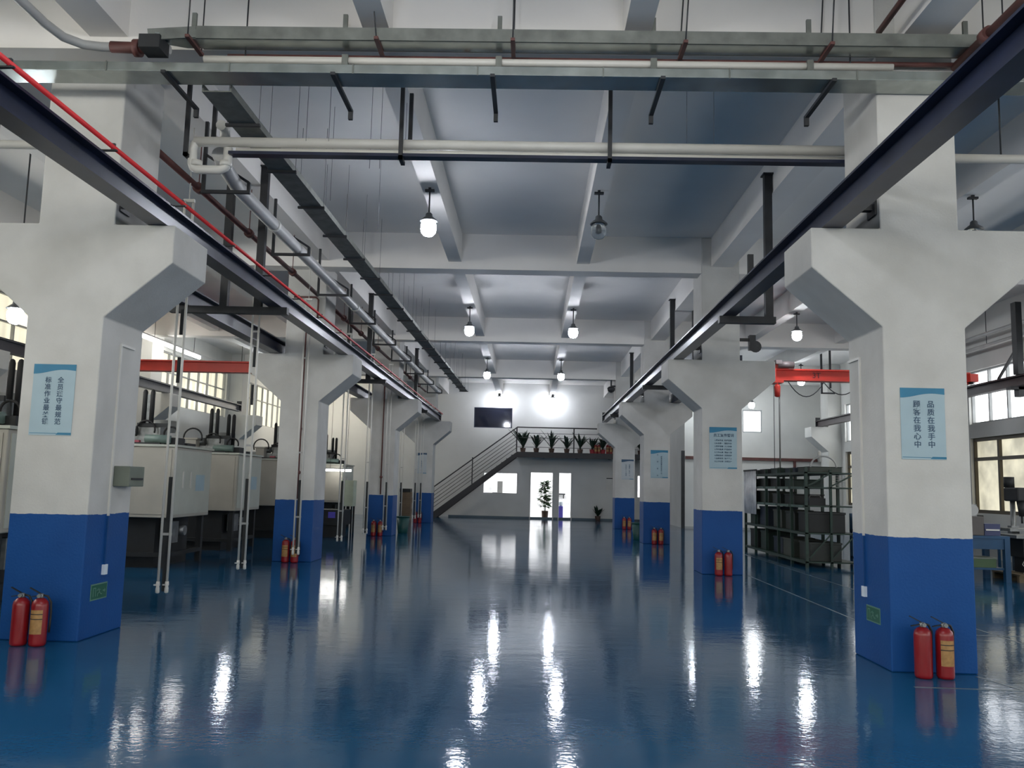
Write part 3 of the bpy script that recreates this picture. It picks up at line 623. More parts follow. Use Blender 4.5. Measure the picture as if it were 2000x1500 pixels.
# ================================================================ things on the columns
def fr(x, y, z):  # text plane facing -y (towards the camera)
    return Matrix.Translation((x, y, z)) @ Matrix.Rotation(math.pi/2, 4, 'X')
def poster(x0, x1, z0, z1, yf, label, kind, cols=None, sheet=None, head=None):
    sheet = sheet or POSTB; head = head or POSTT
    y = yf-0.004; t = thing('poster', label, 'poster', ((x0+x1)/2, y, z0), 'pale blue slogan posters on the columns')
    w = x1-x0; h = z1-z0; X = lambda u: x0+u*w; Z = lambda v: z0+v*h
    MB().box(x0, x1, y-0.002, y+0.003, z0, z1).build('sheet', sheet, t)
    top = [(X(0), Z(1)), (X(1), Z(1))]+[(X(u), Z(0.915+0.020*math.sin((u-0.35)*5.2)-0.035*(1-u))) for u in [1-k/14 for k in range(15)]]
    MB().prism(top, 'y', y-0.004, y-0.002).build('header_band', head, t)
    MB().box(X(0.02), X(0.66), y-0.004, y-0.002, Z(0.025), Z(0.032)).prism([(X(0.64), Z(0.01)), (X(1), Z(0.01)), (X(1), Z(0.04)), (X(0.69), Z(0.04))], 'y', y-0.004, y-0.002).build('footer_band', POSTT, t)
    off = Vector(t['_o'])
    def tx(body, size, u, v, lsp=1.0, nm='lettering'):
        return text_mesh(body, size, Matrix.Translation(-off) @ fr(X(u), y-0.004, Z(v)), nm, INK, t, lsp)
    if kind == 'vert':
        for body, u, size, v, lsp in cols: tx('\n'.join(body), size, u, v, lsp)
    elif kind == 'list':
        tx('员工宣传誓词', w*0.125, 0.52, 0.80, nm='title')
        rows = ['1.按章作业  杜绝违规', '2.安全第一  预防为主', '3.爱护设备  人人有责', '4.节约能源  降低成本', '5.工作认真  精益求精', '6.团结协作  共同进步', '7.品质优先  客户至上', '8.遵守纪律  文明生产']
        for k, s in enumerate(rows): tx(s, w*0.068, 0.50, 0.68-k*0.072)
    return t
poster(3.45, 3.862, 1.93, 2.60, 8.11, 'blue slogan poster on the nearest right column, two upright lines of large characters', 'vert',
       [('品质在我手中', 0.68, 0.070, 0.485, 1.08), ('顾客在我心中', 0.365, 0.070, 0.485, 1.08)])
poster(-4.985, -4.56, 1.98, 2.69, 8.40, 'blue slogan poster on the nearest left column', 'vert',
       [('全员遵守最规范', 0.66, 0.064, 0.48, 1.08), ('标准作业最关键', 0.365, 0.064, 0.48, 1.08)])
poster(3.45, 3.98, 2.01, 2.82, 16.79, 'blue poster with title and a list of small lines, on the second right column', 'list')
poster(3.51, 4.02, 1.91, 2.73, 25.47, 'blue poster with a long and a short upright line, on the third right column', 'vert',
       [('提高全员质量意识争创一流', 0.62, 0.045, 0.46, 0.98), ('从\n \n我\n \n做\n \n起', 0.40, 0.045, 0.46, 0.75)])
poster(3.56, 4.04, 1.93, 2.72, 34.15, 'pale poster with two upright lines, on the farthest right column', 'vert',
       [('质量第一客户至上', 0.66, 0.055, 0.46, 1.05), ('安全生产人人有责', 0.38, 0.055, 0.46, 1.05)], POSTW, INK)
poster(-4.68, -4.26, 1.98, 2.82, 35.0, 'pale poster with one upright line, on the farthest left column', 'vert', [('安全生产', 0.5, 0.06, 0.45, 1.3)], POSTW, INK)

def on_side(xf, s, y0, y1, z0, z1, name, m, parent, d=0.01, o0=0.0):
    a, b = xf+s*o0, xf+s*(o0+d)
    return MB().box(min(a, b), max(a, b), y0, y1, z0, z1).build(name, m, parent)
# conduit, socket, exit sign on the inner faces of the nearest columns  (s = direction into the hall)
for xf, s, yc, nm in ((3.307, -1, 8.68, 'right'), (-4.33, 1, 8.80, 'left')):
    t = thing('wall_conduit', 'thin painted conduit with a white socket on the nearest %s column' % nm, 'conduit', (xf, yc, 0.6), 'conduits with sockets on the nearest columns')
    a, b = sorted((xf, xf+s*0.018)); MB().box(a, b, yc-0.012, yc+0.012, 1.19, 2.95).box(a, b, yc-0.012, yc+0.3, 2.95, 2.975).build('conduit', PVC, t)
    MB().box(a, b, yc-0.012, yc+0.012, 0.70, 1.19).build('blue_conduit', mat('blue_paint', (0.007, 0.062, 0.21), 0.5, spec=0.25), t)
    a, b = sorted((xf, xf+s*0.03)); MB().box(a, b, yc-0.035, yc+0.035, 0.60, 0.70).build('socket', SOCK, t)
    ys = 8.50 if nm == 'right' else 8.74
    t = thing('exit_sign', 'small dark green exit sign low on the blue base of the nearest %s column' % nm, 'sign', (xf, ys, 0.34), 'green exit signs on the nearest columns')
    za, zb = (0.38, 0.53) if nm == 'right' else (0.36, 0.52)
    on_side(xf, s, ys-0.165, ys+0.165, za, zb, 'border', SIGNW, t, 0.004)
    on_side(xf, s, ys-0.153, ys+0.153, za+0.012, zb-0.012, 'panel', SIGNG, t, 0.002, 0.004)
    mb = MB(); xx = xf+s*0.007; zc = (za+zb)/2; k = -s   # running figure and arrow
    P = lambda u, v: (ys+u*0.3*k, zc+v*0.11)
    def strip(u0, v0, u1, v1, wd=0.009):
        p, q = P(u0, v0), P(u1, v1); mb.bar((xx, p[0], p[1]), (xx, q[0], q[1]), 0.002, wd, up=(0, q[1]-p[1], -(q[0]-p[0])))
    strip(0.05, 0.28, -0.02, -0.05, 0.014); strip(-0.02, -0.05, 0.10, -0.2); strip(0.10, -0.2, 0.10, -0.42); strip(-0.02, -0.05, -0.10, -0.25); strip(-0.10, -0.25, -0.2, -0.28)
    strip(0.05, 0.24, 0.16, 0.08); strip(0.05, 0.24, -0.08, 0.12); strip(-0.42, 0.0, -0.24, 0.0, 0.014); strip(-0.42, 0, -0.35, 0.15); strip(-0.42, 0, -0.35, -0.15)
    strip(0.24, 0.36, 0.24, -0.4); strip(0.4, 0.36, 0.4, -0.4); strip(0.24, 0.36, 0.4, 0.36)
    mb.build('running_figure', SIGNW, t)
t = thing('electrical_box', 'grey green electrical box on the inner face of the nearest left column', 'electrical box', (-4.25, 9.0, 1.5))
MB().box(-4.33, -4.16, 8.86, 9.20, 1.49, 1.70).build('box', BOXG, t, 0.006); MB().box(-4.16, -4.152, 8.90, 9.16, 1.56, 1.58).build('catch', MDARK, t)
for i, (x, y, zb, zt) in enumerate(((-4.62, 17.04, 1.23, 4.9), (-4.52, 25.94, 1.23, 4.9))):
    t = thing('drain_pipe', 'thin rust brown pipe down the front of the %s left column' % ['second', 'third'][i], 'pipe', (x, y, zb), 'rust brown pipes on the left columns')
    MB().cyl((x, y, zb), (x, y, zt), 0.020, 8).build('pipe', BROWN, t)
    MB().lathe([(0.02, -0.04), (0.045, -0.02), (0.045, 0.02), (0.02, 0.04)], (x, y, 1.75), 10).box(x-0.01, x+0.01, y, y+0.06, 2.6, 2.64).build('fitting', BROWN, t)
t = thing('conduit_frame', 'thin grey conduit bent round the upper shaft of the second left column', 'conduit', (-4.6, 17.0, 4.9))
MB().tube([(-4.9, 17.05, 5.3), (-4.45, 17.05, 5.3), (-4.4, 17.05, 5.25), (-4.4, 17.05, 4.8)], 0.02, 8).build('conduit', BROWN, t)
t = thing('security_camera', 'small dark security camera high on the farthest right column', 'camera', (3.2, 34.3, 5.4))
MB().lathe([(0.03, -0.18), (0.13, -0.12), (0.16, 0.0), (0.1, 0.06)], (3.13, 34.25, 5.55), 14).build('dome', BLACKS, t); MB().box(3.1, 3.3, 34.2, 34.3, 5.6, 5.66).box(3.1, 3.16, 34.2, 34.3, 5.66, 5.95).build('arm', BLACKS, t)
t = thing('horn_speaker', 'dark horn speaker above the outer corbel of the second right column', 'speaker', (4.45, 17.3, 4.3))
MB().cyl((4.40, 16.95, 4.45), (4.40, 17.2, 4.45), 0.12, 14, r2=0.05).build('horn', BLACKS, t); MB().box(4.34, 4.46, 17.15, 17.3, 4.42, 4.72).box(4.07, 4.46, 17.2, 17.25, 4.6, 4.66).build('bracket', BLACKS, t)

# fire extinguishers
def extinguisher(proto_label=None):
    t = thing('fire_extinguisher', 'x', 'fire extinguisher', (0, 0, 0), 'red fire extinguishers')
    MB().lathe([(0.06, 0.0), (0.072, 0.012), (0.075, 0.03), (0.075, 0.37), (0.068, 0.405), (0.045, 0.43), (0.025, 0.44)], (0, 0, 0), 24).build('cylinder', EXTR, t)
    MB().lathe([(0.024, 0.44), (0.026, 0.445), (0.026, 0.47), (0.018, 0.48)], (0, 0, 0), 14).cyl((0, -0.02, 0.46), (0, -0.045, 0.46), 0.018, 10).build('valve', MMET, t)
    MB().bar((0.0, 0, 0.475), (-0.11, 0, 0.53), 0.02, 0.008).bar((0.0, 0, 0.465), (-0.10, 0, 0.445), 0.02, 0.008).build('handle', RUBB, t)
    MB().tube([(0.02, 0, 0.465), (0.06, 0.01, 0.455), (0.088, 0.02, 0.40), (0.09, 0.03, 0.30), (0.088, 0.03, 0.20), (0.085, 0.03, 0.12)], 0.010, 8).build('hose', RUBB, t)
    return t
def ex_label(par, m=EXTY):
    vs = []; fs = []; n = 10
    mb = MB()
    for z0, z1, mm in ((0.125, 0.34, EXTY),):
        pass
    for k in range(n+1):
        a = -math.pi/2-0.85+1.7*k/n
        for z in (0.115, 0.335): vs.append((0.0762*math.cos(a), 0.0762*math.sin(a), z))
    fs = [(2*k, 2*k+2, 2*k+3, 2*k+1) for k in range(n)]
    o = MB().add(vs, fs, True).build('label', EXTY, par); 
    vs = []
    for (za, zb) in ((0.292, 0.300), (0.248, 0.256)):
        for k in range(n+1):
            a = -math.pi/2-0.85+1.7*k/n
            for z in (za, zb): vs.append((0.0768*math.cos(a), 0.0768*math.sin(a), z))
    fs = [(q*22+2*k, q*22+2*k+2, q*22+2*k+3, q*22+2*k+1) for q in (0, 1) for k in range(n)]
    MB().add(vs, fs, True).build('label_stripe', MDARK, par)
    return o
exA = extinguisher(); exB = extinguisher(); ex_label(exB)
EX = [(3.50, 7.90, 0, 'left', 'nearest right'), (3.69, 7.90, 1, 'right', 'nearest right'), (3.58, 16.60, 1, 'left', 'second right'), (3.76, 16.60, 0, 'right', 'second right'),
      (3.60, 25.28, 1, 'left', 'third right'), (3.79, 25.28, 1, 'right', 'third right'), (3.66, 33.95, 1, 'left', 'farthest right'), (3.86, 33.95, 1, 'right', 'farthest right'),
      (-4.77, 8.17, 0, 'left', 'nearest left'), (-4.59, 8.17, 1, 'right', 'nearest left'), (-4.76, 16.92, 1, 'left', 'second left'), (-4.58, 16.92, 1, 'right', 'second left'),
      (-4.66, 25.80, 1, 'left', 'third left'), (-4.46, 25.80, 1, 'right', 'third left'), (-4.62, 34.82, 0, 'left', 'farthest left'), (-4.44, 34.82, 0, 'right', 'farthest left')]
usedA = usedB = False
for x, y, k, sd, cn in EX:
    lab = '%sred fire extinguisher on the floor, %s of the pair against the %s column' % (['', 'yellow-labelled '][k], sd, cn)
    src = (exA, exB)[k]
    if (k == 0 and not usedA) or (k == 1 and not usedB):
        src.location = (x, y, 0); src['label'] = lab; used = True
        if k == 0: usedA = True
        else: usedB = True
    else: src2 = dup(src, (x, y, 0), lab)

# bins
def waste_bin(x, y, label):
    t = thing('waste_bin', label, 'bin', (x, y, 0), 'teal plastic waste bins')
    MB().lathe([(0.15, 0.0), (0.155, 0.01), (0.21, 0.52), (0.20, 0.52), (0.14, 0.03), (0.02, 0.03)], (x, y, 0), 24).build('body', BIN, t)
    MB().tube([(x+0.215*math.cos(a), y+0.215*math.sin(a), 0.52) for a in [2*math.pi*k/24 for k in range(24)]], 0.014, 8, closed=True).build('rim', BIN, t)
waste_bin(3.38, 27.2, 'teal waste bin behind the third right column'); waste_bin(-4.05, 27.6, 'teal waste bin just past the third left column')

# floor markings
def fline(pts, label, w=0.035):
    mb = MB()
    for (a, b) in zip(pts[:-1], pts[1:]):
        mb.bar((*a, 0.0012), (*b, 0.0012), w, 0.0015)
    return tag(mb.build('floor_marking', LINE), label, 'floor marking', 'pale floor lines')
fline([(4.17, 9.2), (4.17, 16.7)], 'thin pale line on the floor between the nearest and second right columns', 0.03)
fline([(5.45, 9.5), (5.45, 24.0)], 'thin pale line on the floor beside the green rack', 0.025)
fline([(3.25, 7.52), (4.16, 7.50), (4.02, 8.02)], 'bent line on the floor round the nearest right column')
fline([(3.9, 10.35), (9.0, 10.35)], 'pale line crossing the right aisle floor beyond the nearest right column', 0.03)

# ================================================================ machines in the left aisle
def machine(x, y, label, var=0, L=1.8):
    """x = side facing the hall, y = front face towards the camera"""
    t = thing('moulding_machine', label, 'machine', (x-1.3, y+L/2, 0), 'beige moulding machines in the left aisle')
    x0, x1, y1 = x-2.6, x, y+L
    b = MB().box(x0+0.05, x1-0.35, y+0.2, y1-0.1, 0.0, 0.90)
    for px in (x0+0.06, x1-0.16):
        for py in (y+0.06, y1-0.16): b.box(px, px+0.1, py, py+0.1, 0, 0.90)
    b.box(x0, x1-0.05, y+0.05, y+0.13, 0.2, 0.27).box(x1-0.12, x1-0.05, y+0.1, y1-0.1, 0.2, 0.27)
    b.build('base', MDARK, t)
    MB().cyl((x1-0.3, y+L*0.55, 0.62), (x1-0.12, y+L*0.55, 0.62), 0.09, 14).box(x1-0.28, x1-0.14, y+L*0.2, y+L*0.4, 0.42, 0.8).build('hydraulic_motor', MMET, t)
    bd = MB().box(x0, x1, y, y1, 0.88, 2.13).build('enclosure', MBODY, t, 0.015)
    MB().box(x1, x1+0.012, y+0.06, y1-0.06, 0.94, 2.08).build('side_door', MSIDE, bd)
    MB().box(x0+1.3, x1-0.06, y-0.012, y, 0.94, 2.08).build('front_door', MBODY, bd)
    MB().box(x1+0.012, x1+0.03, y+0.35, y+0.38, 1.4, 1.7).build('door_handle', PVC, bd); MB().box(x1+0.012, x1+0.03, y+0.7, y+0.73, 1.4, 1.7).build('door_handle', PVC, bd)
    MB().box(x1+0.012, x1+0.016, y+L*0.56, y+L*0.8, 1.35, 1.65).build('instruction_sheet', POSTB, bd)
    MB().box(x0-0.03, x1+0.03, y-0.03, y1+0.03, 2.13, 2.17).build('top_plate', MSIDE, t)
    # top gear
    g = MB().box(x1-1.0, x1-0.35, y+0.3, y+1.1, 2.17, 2.32).box(x1-0.9, x1-0.5, y+0.45, y+0.95, 2.32, 2.55).box(x1-2.2, x1-1.3, y+0.3, y+1.3, 2.17, 2.36).cyl((x1-1.35, y+0.5, 2.42), (x1-0.95, y+0.5, 2.42), 0.09, 14)
    g.build('clamp_unit', MMET, t)
    for k, (dx, dy) in enumerate(((-0.84, 0.5), (-0.70, 0.5), (-0.56, 0.85), (-0.44, 0.85))):
        if var % 2 == 0 and k > 1: continue
        MB().lathe([(0.042, 0.0), (0.042, 0.82-0.1*(k > 1)), (0.03, 0.86-0.1*(k > 1)), (0.008, 0.875-0.1*(k > 1))], (x1+dx, y+dy, 2.32), 14).build('guide_rod', RUBB, t)
    for k in range(3):
        cx, cz, r = x1-1.15+0.42*k, 2.50-0.06*k, 0.21-0.04*k
        MB().tube([(cx+r*math.cos(a), y+0.25+0.12*k, cz+r*math.sin(a)) for a in [math.pi*(q/14*1.25-0.1) for q in range(15)]], 0.018, 8).build('hose', RUBB, t)
    MB().lathe([(0.03, 0.0), (0.05, 0.05), (0.28, 0.35), (0.28, 0.5), (0.02, 0.52)], (x0+1.75, y+1.35, 2.17), 20).build('hopper', mat('hopper_grey', (0.3, 0.31, 0.3), 0.35, metal=0.3), t)
    MB().box(x1-1.25, x1-1.02, y+0.12, y+0.34, 2.17, 2.45).box(x1-1.30, x1-0.98, y+0.10, y+0.36, 2.45, 2.49).build('control_box', MBODY, t, 0.008)
    MB().cyl((x1-0.62, y+0.16, 2.27), (x1-0.18, y+0.16, 2.27), 0.075, 14).build('green_cylinder', mat('cylinder_green', (0.14, 0.20, 0.18), 0.4), t)
    MB().box(x1-0.84, x1-0.70, y+0.06, y+0.14, 2.17, 2.24).build('red_cover', mat('pinkish_red', (0.35, 0.06, 0.09), 0.4), t)
    MB().box(x1-0.92, x1-0.36, y+0.42, y+0.46, 2.50, 2.57).box(x1-1.5, x1-0.3, y+0.02, y+0.06, 2.17, 2.20).build('cross_rail', MDARK, t)
    MB().box(x1-0.81, x1-0.73, y+0.50, y+0.52, 2.5, 3.1).build('guide_plate', MMET, t)
    MB().box(x1-0.3, x1-0.05, y+0.2, y+0.5, 2.17, 2.30).build('terminal_box', MDARK, t); MB().box(x1-0.28, x1-0.2, y+1.0, y+1.4, 2.17, 2.24).build('cable_duct', MDARK, t)
    return t
NTH = ['nearest, at the left edge', 'behind the nearest left column', 'just right of the nearest left column', 'just left of the second column', 'behind the second column', 'right of the second column']
for i, (x, y, L) in enumerate(((-6.35, 5.4, 1.8), (-6.3, 10.2, 1.9), (-6.3, 15.1, 1.75), (-6.55, 19.1, 1.7), (-6.4, 23.6, 1.8), (-6.35, 28.9, 1.8))):
    machine(x, y, 'beige moulding machine with dark base, %s' % NTH[i], i, L)
t = thing('cabinet', 'pale green metal cabinet beyond the second left column', 'cabinet', (-6.2, 27.0, 0))
MB().box(-5.95, -5.56, 27.0, 27.5, 0.82, 1.63).build('body', CABG, t, 0.01); MB().box(-5.93, -5.58, 26.99, 27.0, 0.85, 1.6).build('door', CABG, t)
MB().box(-5.93, -5.88, 27.05, 27.1, 0, 0.82).box(-5.63, -5.58, 27.05, 27.1, 0, 0.82).box(-5.93, -5.88, 27.4, 27.45, 0, 0.82).box(-5.63, -5.58, 27.4, 27.45, 0, 0.82).build('legs', MDARK, t)
t = thing('machine_trolley', 'dark machine trolley with coloured parts standing by the pale green cabinet', 'trolley', (-5.6, 25, 0))
MB().box(-6.1, -5.3, 24.6, 25.5, 0.35, 0.78).box(-6.0, -5.4, 24.7, 25.4, 0.0, 0.35).build('body', MDARK, t)
MB().box(-5.75, -5.55, 24.58, 24.6, 0.55, 0.72).build('violet_cover', PURP, t)
t = thing('carton_stack', 'tall brown carton stack between the third and fourth left columns', 'carton', (-5.3, 37.6, 0))
for k in range(5): MB().box(-5.66+0.01*(k % 2), -5.22+0.01*(k % 2), 37.6, 38.1, 0.24*k, 0.24*k+0.235).build('carton', CARD, t)
MB().box(-5.7, -5.24, 37.55, 38.15, 1.2, 1.34).build('dark_lid', MDARK, t)
t = thing('air_duct', 'short grey duct fixed high on the left wall above the windows', 'duct', (-11.9, 33, 5.8))
MB().box(-12.18, -11.95, 26.5, 33.5, 5.85, 6.0).build('duct', PVCG, t)

# ================================================================ stair, landing and far end
STEEL = mat('stair_dark_steel', (0.03, 0.028, 0.032), 0.5)
YS0, YS1 = 40.9, 42.0
xa, xb = -4.72, -0.72; z_a, z_b = 0.0, 3.06
t = thing('staircase', 'dark steel staircase rising from left to right along the far wall', 'staircase', (-2.7, 41.4, 0))
for y in (YS0, YS1-0.04):
    MB().prism([(xa, 0), (xa+0.28, 0), (xb, z_b-0.13), (xb, z_b+0.11), (xa, 0.17)], 'y', y, y+0.04).build('stringer', STEEL, t)
n = 17
for k in range(n):
    u = (k+0.5)/n; x = xa+0.1+(xb-xa-0.1)*u; z = 0.02+(z_b)*u
    MB().box(x-0.14, x+0.14, YS0+0.04, YS1-0.04, z+0.02, z+0.05).build('tread', STEEL, t)
rl = thing('stair_railing', 'dark steel railing with sloping rails on the staircase', 'railing', (-2.7, YS0, 0))
sl = (3.05)/(xb-xa)
for dz, rr in ((1.22, 0.028), (0.98, 0.012), (0.80, 0.012), (0.62, 0.012), (0.44, 0.012), (0.26, 0.012)):
    MB().cyl((xa+0.1, YS0+0.02, 0.12+dz+0.08), (xb, YS0+0.02, 3.09+dz+0.03), rr, 8).build('handrail' if rr > 0.02 else 'rail', STEEL, rl)
for x in (xa+0.12, -2.8):
    z = 0.14+(x-xa)*sl; MB().box(x-0.025, x+0.025, YS0, YS0+0.04, z, z+1.27).build('post', STEEL, rl)
t = thing('landing', 'dark edged steel landing in front of the far wall at stair top', 'landing', (2.8, 41.5, 2.95))
MB().box(-0.72, 6.25, 41.0, YB-0.003, 3.06, 3.17).build('deck', GREYW, t); MB().box(-0.72, 6.25, 40.9, 41.0, 2.93, 3.19).build('edge_channel', STEEL, t)
for x in (0.6, 2.2, 3.8, 5.4): MB().box(x-0.05, x+0.05, 41.0, YB-0.003, 2.95, 3.06).build('joist', STEEL, t)
rl = thing('landing_railing', 'dark steel railing with level rails along the landing', 'railing', (2.8, 40.95, 3.19))
for z, rr in ((4.36, 0.03), (4.08, 0.012), (3.86, 0.012), (3.42, 0.012)): MB().cyl((-0.72, 40.95, z), (6.2, 40.95, z), rr, 8).build('handrail' if rr > 0.02 else 'rail', STEEL, rl)
for x in (-0.72, 2.0, 4.1, 6.15): MB().box(x-0.03, x+0.03, 40.92, 40.98, 3.19, 4.36).build('post', STEEL, rl)
t = thing('steel_channel', 'red brown steel channel fixed across the white end wall of the right aisle', 'beam', (9, 35.9, 2.9))
MB().box(6.40, 11.85, 35.9, 35.995, 2.86, 2.98).build('channel', BROWN, t); MB().box(10.9-0.05, 10.9+0.05, 35.92, 35.995, 0.0, 2.86).build('post', BROWN, t)

def blade_plant(x, y, z, n, h, label, potm, pr=0.13, ph=0.22, lm=LEAF, name='potted_plant', spread=0.85):
    t = thing(name, label, 'potted plant', (x, y, z), 'potted plants on the landing' if z > 1 else None)
    MB().lathe([(pr*0.7, 0), (pr*0.75, 0.01), (pr, ph), (pr*0.88, ph), (pr*0.85, ph-0.03), (0.01, ph-0.03)], (x, y, z), 16).build('pot', potm, t)
    mb = MB()
    mb.cyl((x, y, z+ph-0.03), (x, y, z+ph+h*0.35), 0.05, 8)
    for k in range(n):
        a = random.uniform(0, 6.28); le = h*random.uniform(0.6, 1.0); sp = spread*random.uniform(0.35, 1.1)*le; w = random.uniform(0.045, 0.08)
        z0 = z+ph+random.uniform(-0.02, h*0.3); dr = random.uniform(0.0, 0.35)
        pts = [(x+math.cos(a)*sp*u, y+math.sin(a)*sp*u*0.8, z0+le*(u-dr*u*u*u)) for u in (0, 0.35, 0.7, 1.0)]
        px, py = -math.sin(a), math.cos(a); vs = []
        for i, p in enumerate(pts):
            ww = w*(0.5, 1, 0.9, 0.1)[i]
            vs += [(p[0]-px*ww, p[1]-py*ww, p[2]), (p[0], p[1], p[2]-ww*0.4), (p[0]+px*ww, p[1]+py*ww, p[2])]
        fs = [(3*i, 3*i+1, 3*i+4, 3*i+3) for i in range(3)]+[(3*i+1, 3*i+2, 3*i+5, 3*i+4) for i in range(3)]
        mb.add(vs, fs, True)
    mb.build('foliage', lm, t); return t
PN = ['tallest, at the stair end', 'second from the stair', 'third from the stair', 'fourth from the stair', 'fifth from the stair', 'sixth from the stair', 'seventh from the stair', 'eighth, nearly behind the column', 'ninth, behind the columns']
for i, (x, h) in enumerate(((-0.42, 1.0), (0.22, 0.68), (0.95, 0.82), (1.68, 0.66), (2.32, 0.68), (2.9, 0.62), (3.4, 0.62), (4.5, 0.6), (5.2, 0.6))):
    blade_plant(x, 41.25, 3.17, 18, h, 'dark leafy potted plant on the landing, %s' % PN[i], POTR if i in (5, 6) else POT, 0.14)
for i, x in enumerate((3.05, 3.2, 3.62, 3.78, 3.95)):
    dup(exB, (x, 41.12, 3.17), 'small red extinguisher on the landing behind the railing, %s from the left' % ['first', 'second', 'third', 'fourth', 'fifth'][i])
# office plant in the doorway
t = thing('office_plant', 'tall bushy green plant in a dark pot just inside the office doorway', 'potted plant', (0.72, 43.1, 0.02))
MB().lathe([(0.14, 0), (0.15, 0.01), (0.17, 0.36), (0.15, 0.36), (0.14, 0.32), (0.01, 0.32)], (0.72, 43.1, 0.02), 18).build('pot', POT, t)
mb = MB()
for q in range(3):
    mb.tube([(0.72+0.03*(q-1), 43.1, 0.3), (0.72+0.05*(q-1), 43.1, 1.0), (0.72+0.04*(q-1), 43.1+0.03*q, 1.75-0.15*q)], 0.014, 6)
for k in range(420):
    zz = random.uniform(0.55, 1.85); a = random.uniform(0, 6.28); R = 0.40*(1-((zz-1.0)/1.05)**2)**0.5 if abs(zz-1.0) < 1.0 else 0.12
    rr = R*random.uniform(0.3, 1.0); cx, cyy = 0.72+rr*math.cos(a), 43.1+rr*math.sin(a); l = random.uniform(0.14, 0.23); w = l*0.42; dz = random.uniform(-0.5, 0.5)
    d = Vector((math.cos(a), math.sin(a), dz)).normalized(); s_ = d.cross(Vector((0, 0, 1))).normalized()*w; c = Vector((cx, cyy, zz))
    mb.add([c-d*l*0.4, c+s_, c+d*l, c-s_], [(0, 1, 2, 3)], True)
mb.build('foliage', LEAFB, t)
blade_plant(3.25, 41.9, 0.0, 30, 0.42, 'low dark bushy plant on the floor left of the farthest right column', POT, 0.14, 0.22, LEAF, 'floor_plant', 0.9)
t = thing('water_cooler', 'violet blue water cooler inside the office behind the right doorway', 'water cooler', (1.52, 43.4, 0.02))
MB().box(1.42, 1.62, 43.3, 43.6, 0.02, 0.62).build('body', PURP, t, 0.01); MB().lathe([(0.05, 0), (0.1, 0.05), (0.1, 0.2), (0.05, 0.24)], (1.52, 43.45, 0.62), 14).build('bottle', SOCK, t)
t = thing('office_shelf', 'thin dark wall shelf seen through the right office doorway', 'shelf', (1.6, 45, 1.1))
MB().box(1.3, 1.85, 46.6, 46.9, 1.15, 1.22).build('shelf_board', MDARK, t); MB().box(1.35, 1.4, 46.86, 46.9, 0.95, 1.15).box(1.75, 1.8, 46.86, 46.9, 0.95, 1.15).build('bracket', MDARK, t)
t = thing('office_desk', 'pale desk inside the office seen through the right doorway', 'desk', (2.0, 44, 0))
MB().box(1.5, 2.5, 44.2, 44.9, 0.70, 0.74).build('desktop', OFFW, t); MB().box(1.5, 1.54, 44.2, 44.9, 0.02, 0.70).box(2.46, 2.5, 44.2, 44.9, 0.02, 0.70).build('side_panel', PVCG, t)
t = thing('office_printer', 'grey copier seen through the office window beside the doorway', 'copier', (-1.6, 43.4, 0.02))
MB().box(-1.68, -1.42, 43.3, 43.8, 1.15, 1.78).build('tower', PVCG, t); MB().box(-1.95, -1.42, 43.2, 43.85, 0.02, 1.15).build('cabinet', PVCG, t); MB().box(-1.92, -1.68, 43.25, 43.7, 1.15, 1.22).build('tray', MDARK, t)
t = thing('notice_board', 'small pale notice on the far wall left of the farthest right column', 'notice', (3.7, 42.2, 1.6))
MB().box(3.68, 3.98, 42.27, 42.3, 1.45, 2.05).build('sheet', PVC, t); MB().box(3.68, 3.98, 42.26, 42.27, 2.02, 2.06).build('header', MDARK, t)

# ================================================================ right aisle: rack and benches
t = thing('storage_rack', 'tall dark green steel storage rack in the right aisle', 'rack', (6.5, 21.3, 0))
RX0, RX1 = 5.95, 7.0; BY = [18.85, 19.9, 20.95, 22.0, 23.05, 24.1]; LV = [0.13, 0.74, 1.32, 1.72, 2.04]
for y in BY:
    for x in (RX0, RX1): MB().box(x-0.03, x+0.03, y-0.03, y+0.03, 0, 2.15).build('upright', GREEN, t)
for z in LV:
    MB().box(RX0-0.03, RX1+0.03, BY[0]-0.03, BY[-1]+0.03, z-0.03, z).box(RX0-0.035, RX0-0.03, BY[0], BY[-1], z-0.055, z+0.005).build('shelf', GREEN, t)
e = MB().box(RX0-0.04, RX0-0.035, BY[0]+0.05, BY[-1], 0, 0)
for i in range(5):
    for z in (1.32, 1.72): MB().box(RX0-0.042, RX0-0.036, BY[i]+0.1, BY[i+1]-0.1, z-0.05, z+0.0).build('label_strip', GREEN2, t)
for z0, z1 in ((1.75, 2.0), (0.2, 0.7)):
    MB().bar((RX0+0.05, BY[0]-0.02, z0), (RX0+0.5, BY[0]-0.02, z1), 0.012, 0.03).bar((RX0+0.55, BY[0]-0.02, z0), (RX1-0.03, BY[0]-0.02, z1), 0.012, 0.03).build('end_brace', GREEN, t)
MB().box(RX0+0.5, RX0+0.55, BY[0]-0.03, BY[0]+0.02, 0, 2.1).build('upright', GREEN, t)
LN = ['bottom', 'second', 'third', 'fourth', 'top']; BNN = ['nearest', 'second', 'middle', 'fourth', 'farthest']
bms = [(mat('mould_steel', (0.03, 0.036, 0.034), 0.5, metal=0.3), 'dark steel'), (mat('crate_dark_green', (0.014, 0.032, 0.026), 0.6), 'dark green'), (mat('crate_grey_green', (0.05, 0.06, 0.05), 0.6), 'grey green'), (mat('crate_black', (0.012, 0.014, 0.015), 0.6), 'black'), (mat('crate_blue', (0.015, 0.025, 0.045), 0.6), 'dark blue')]
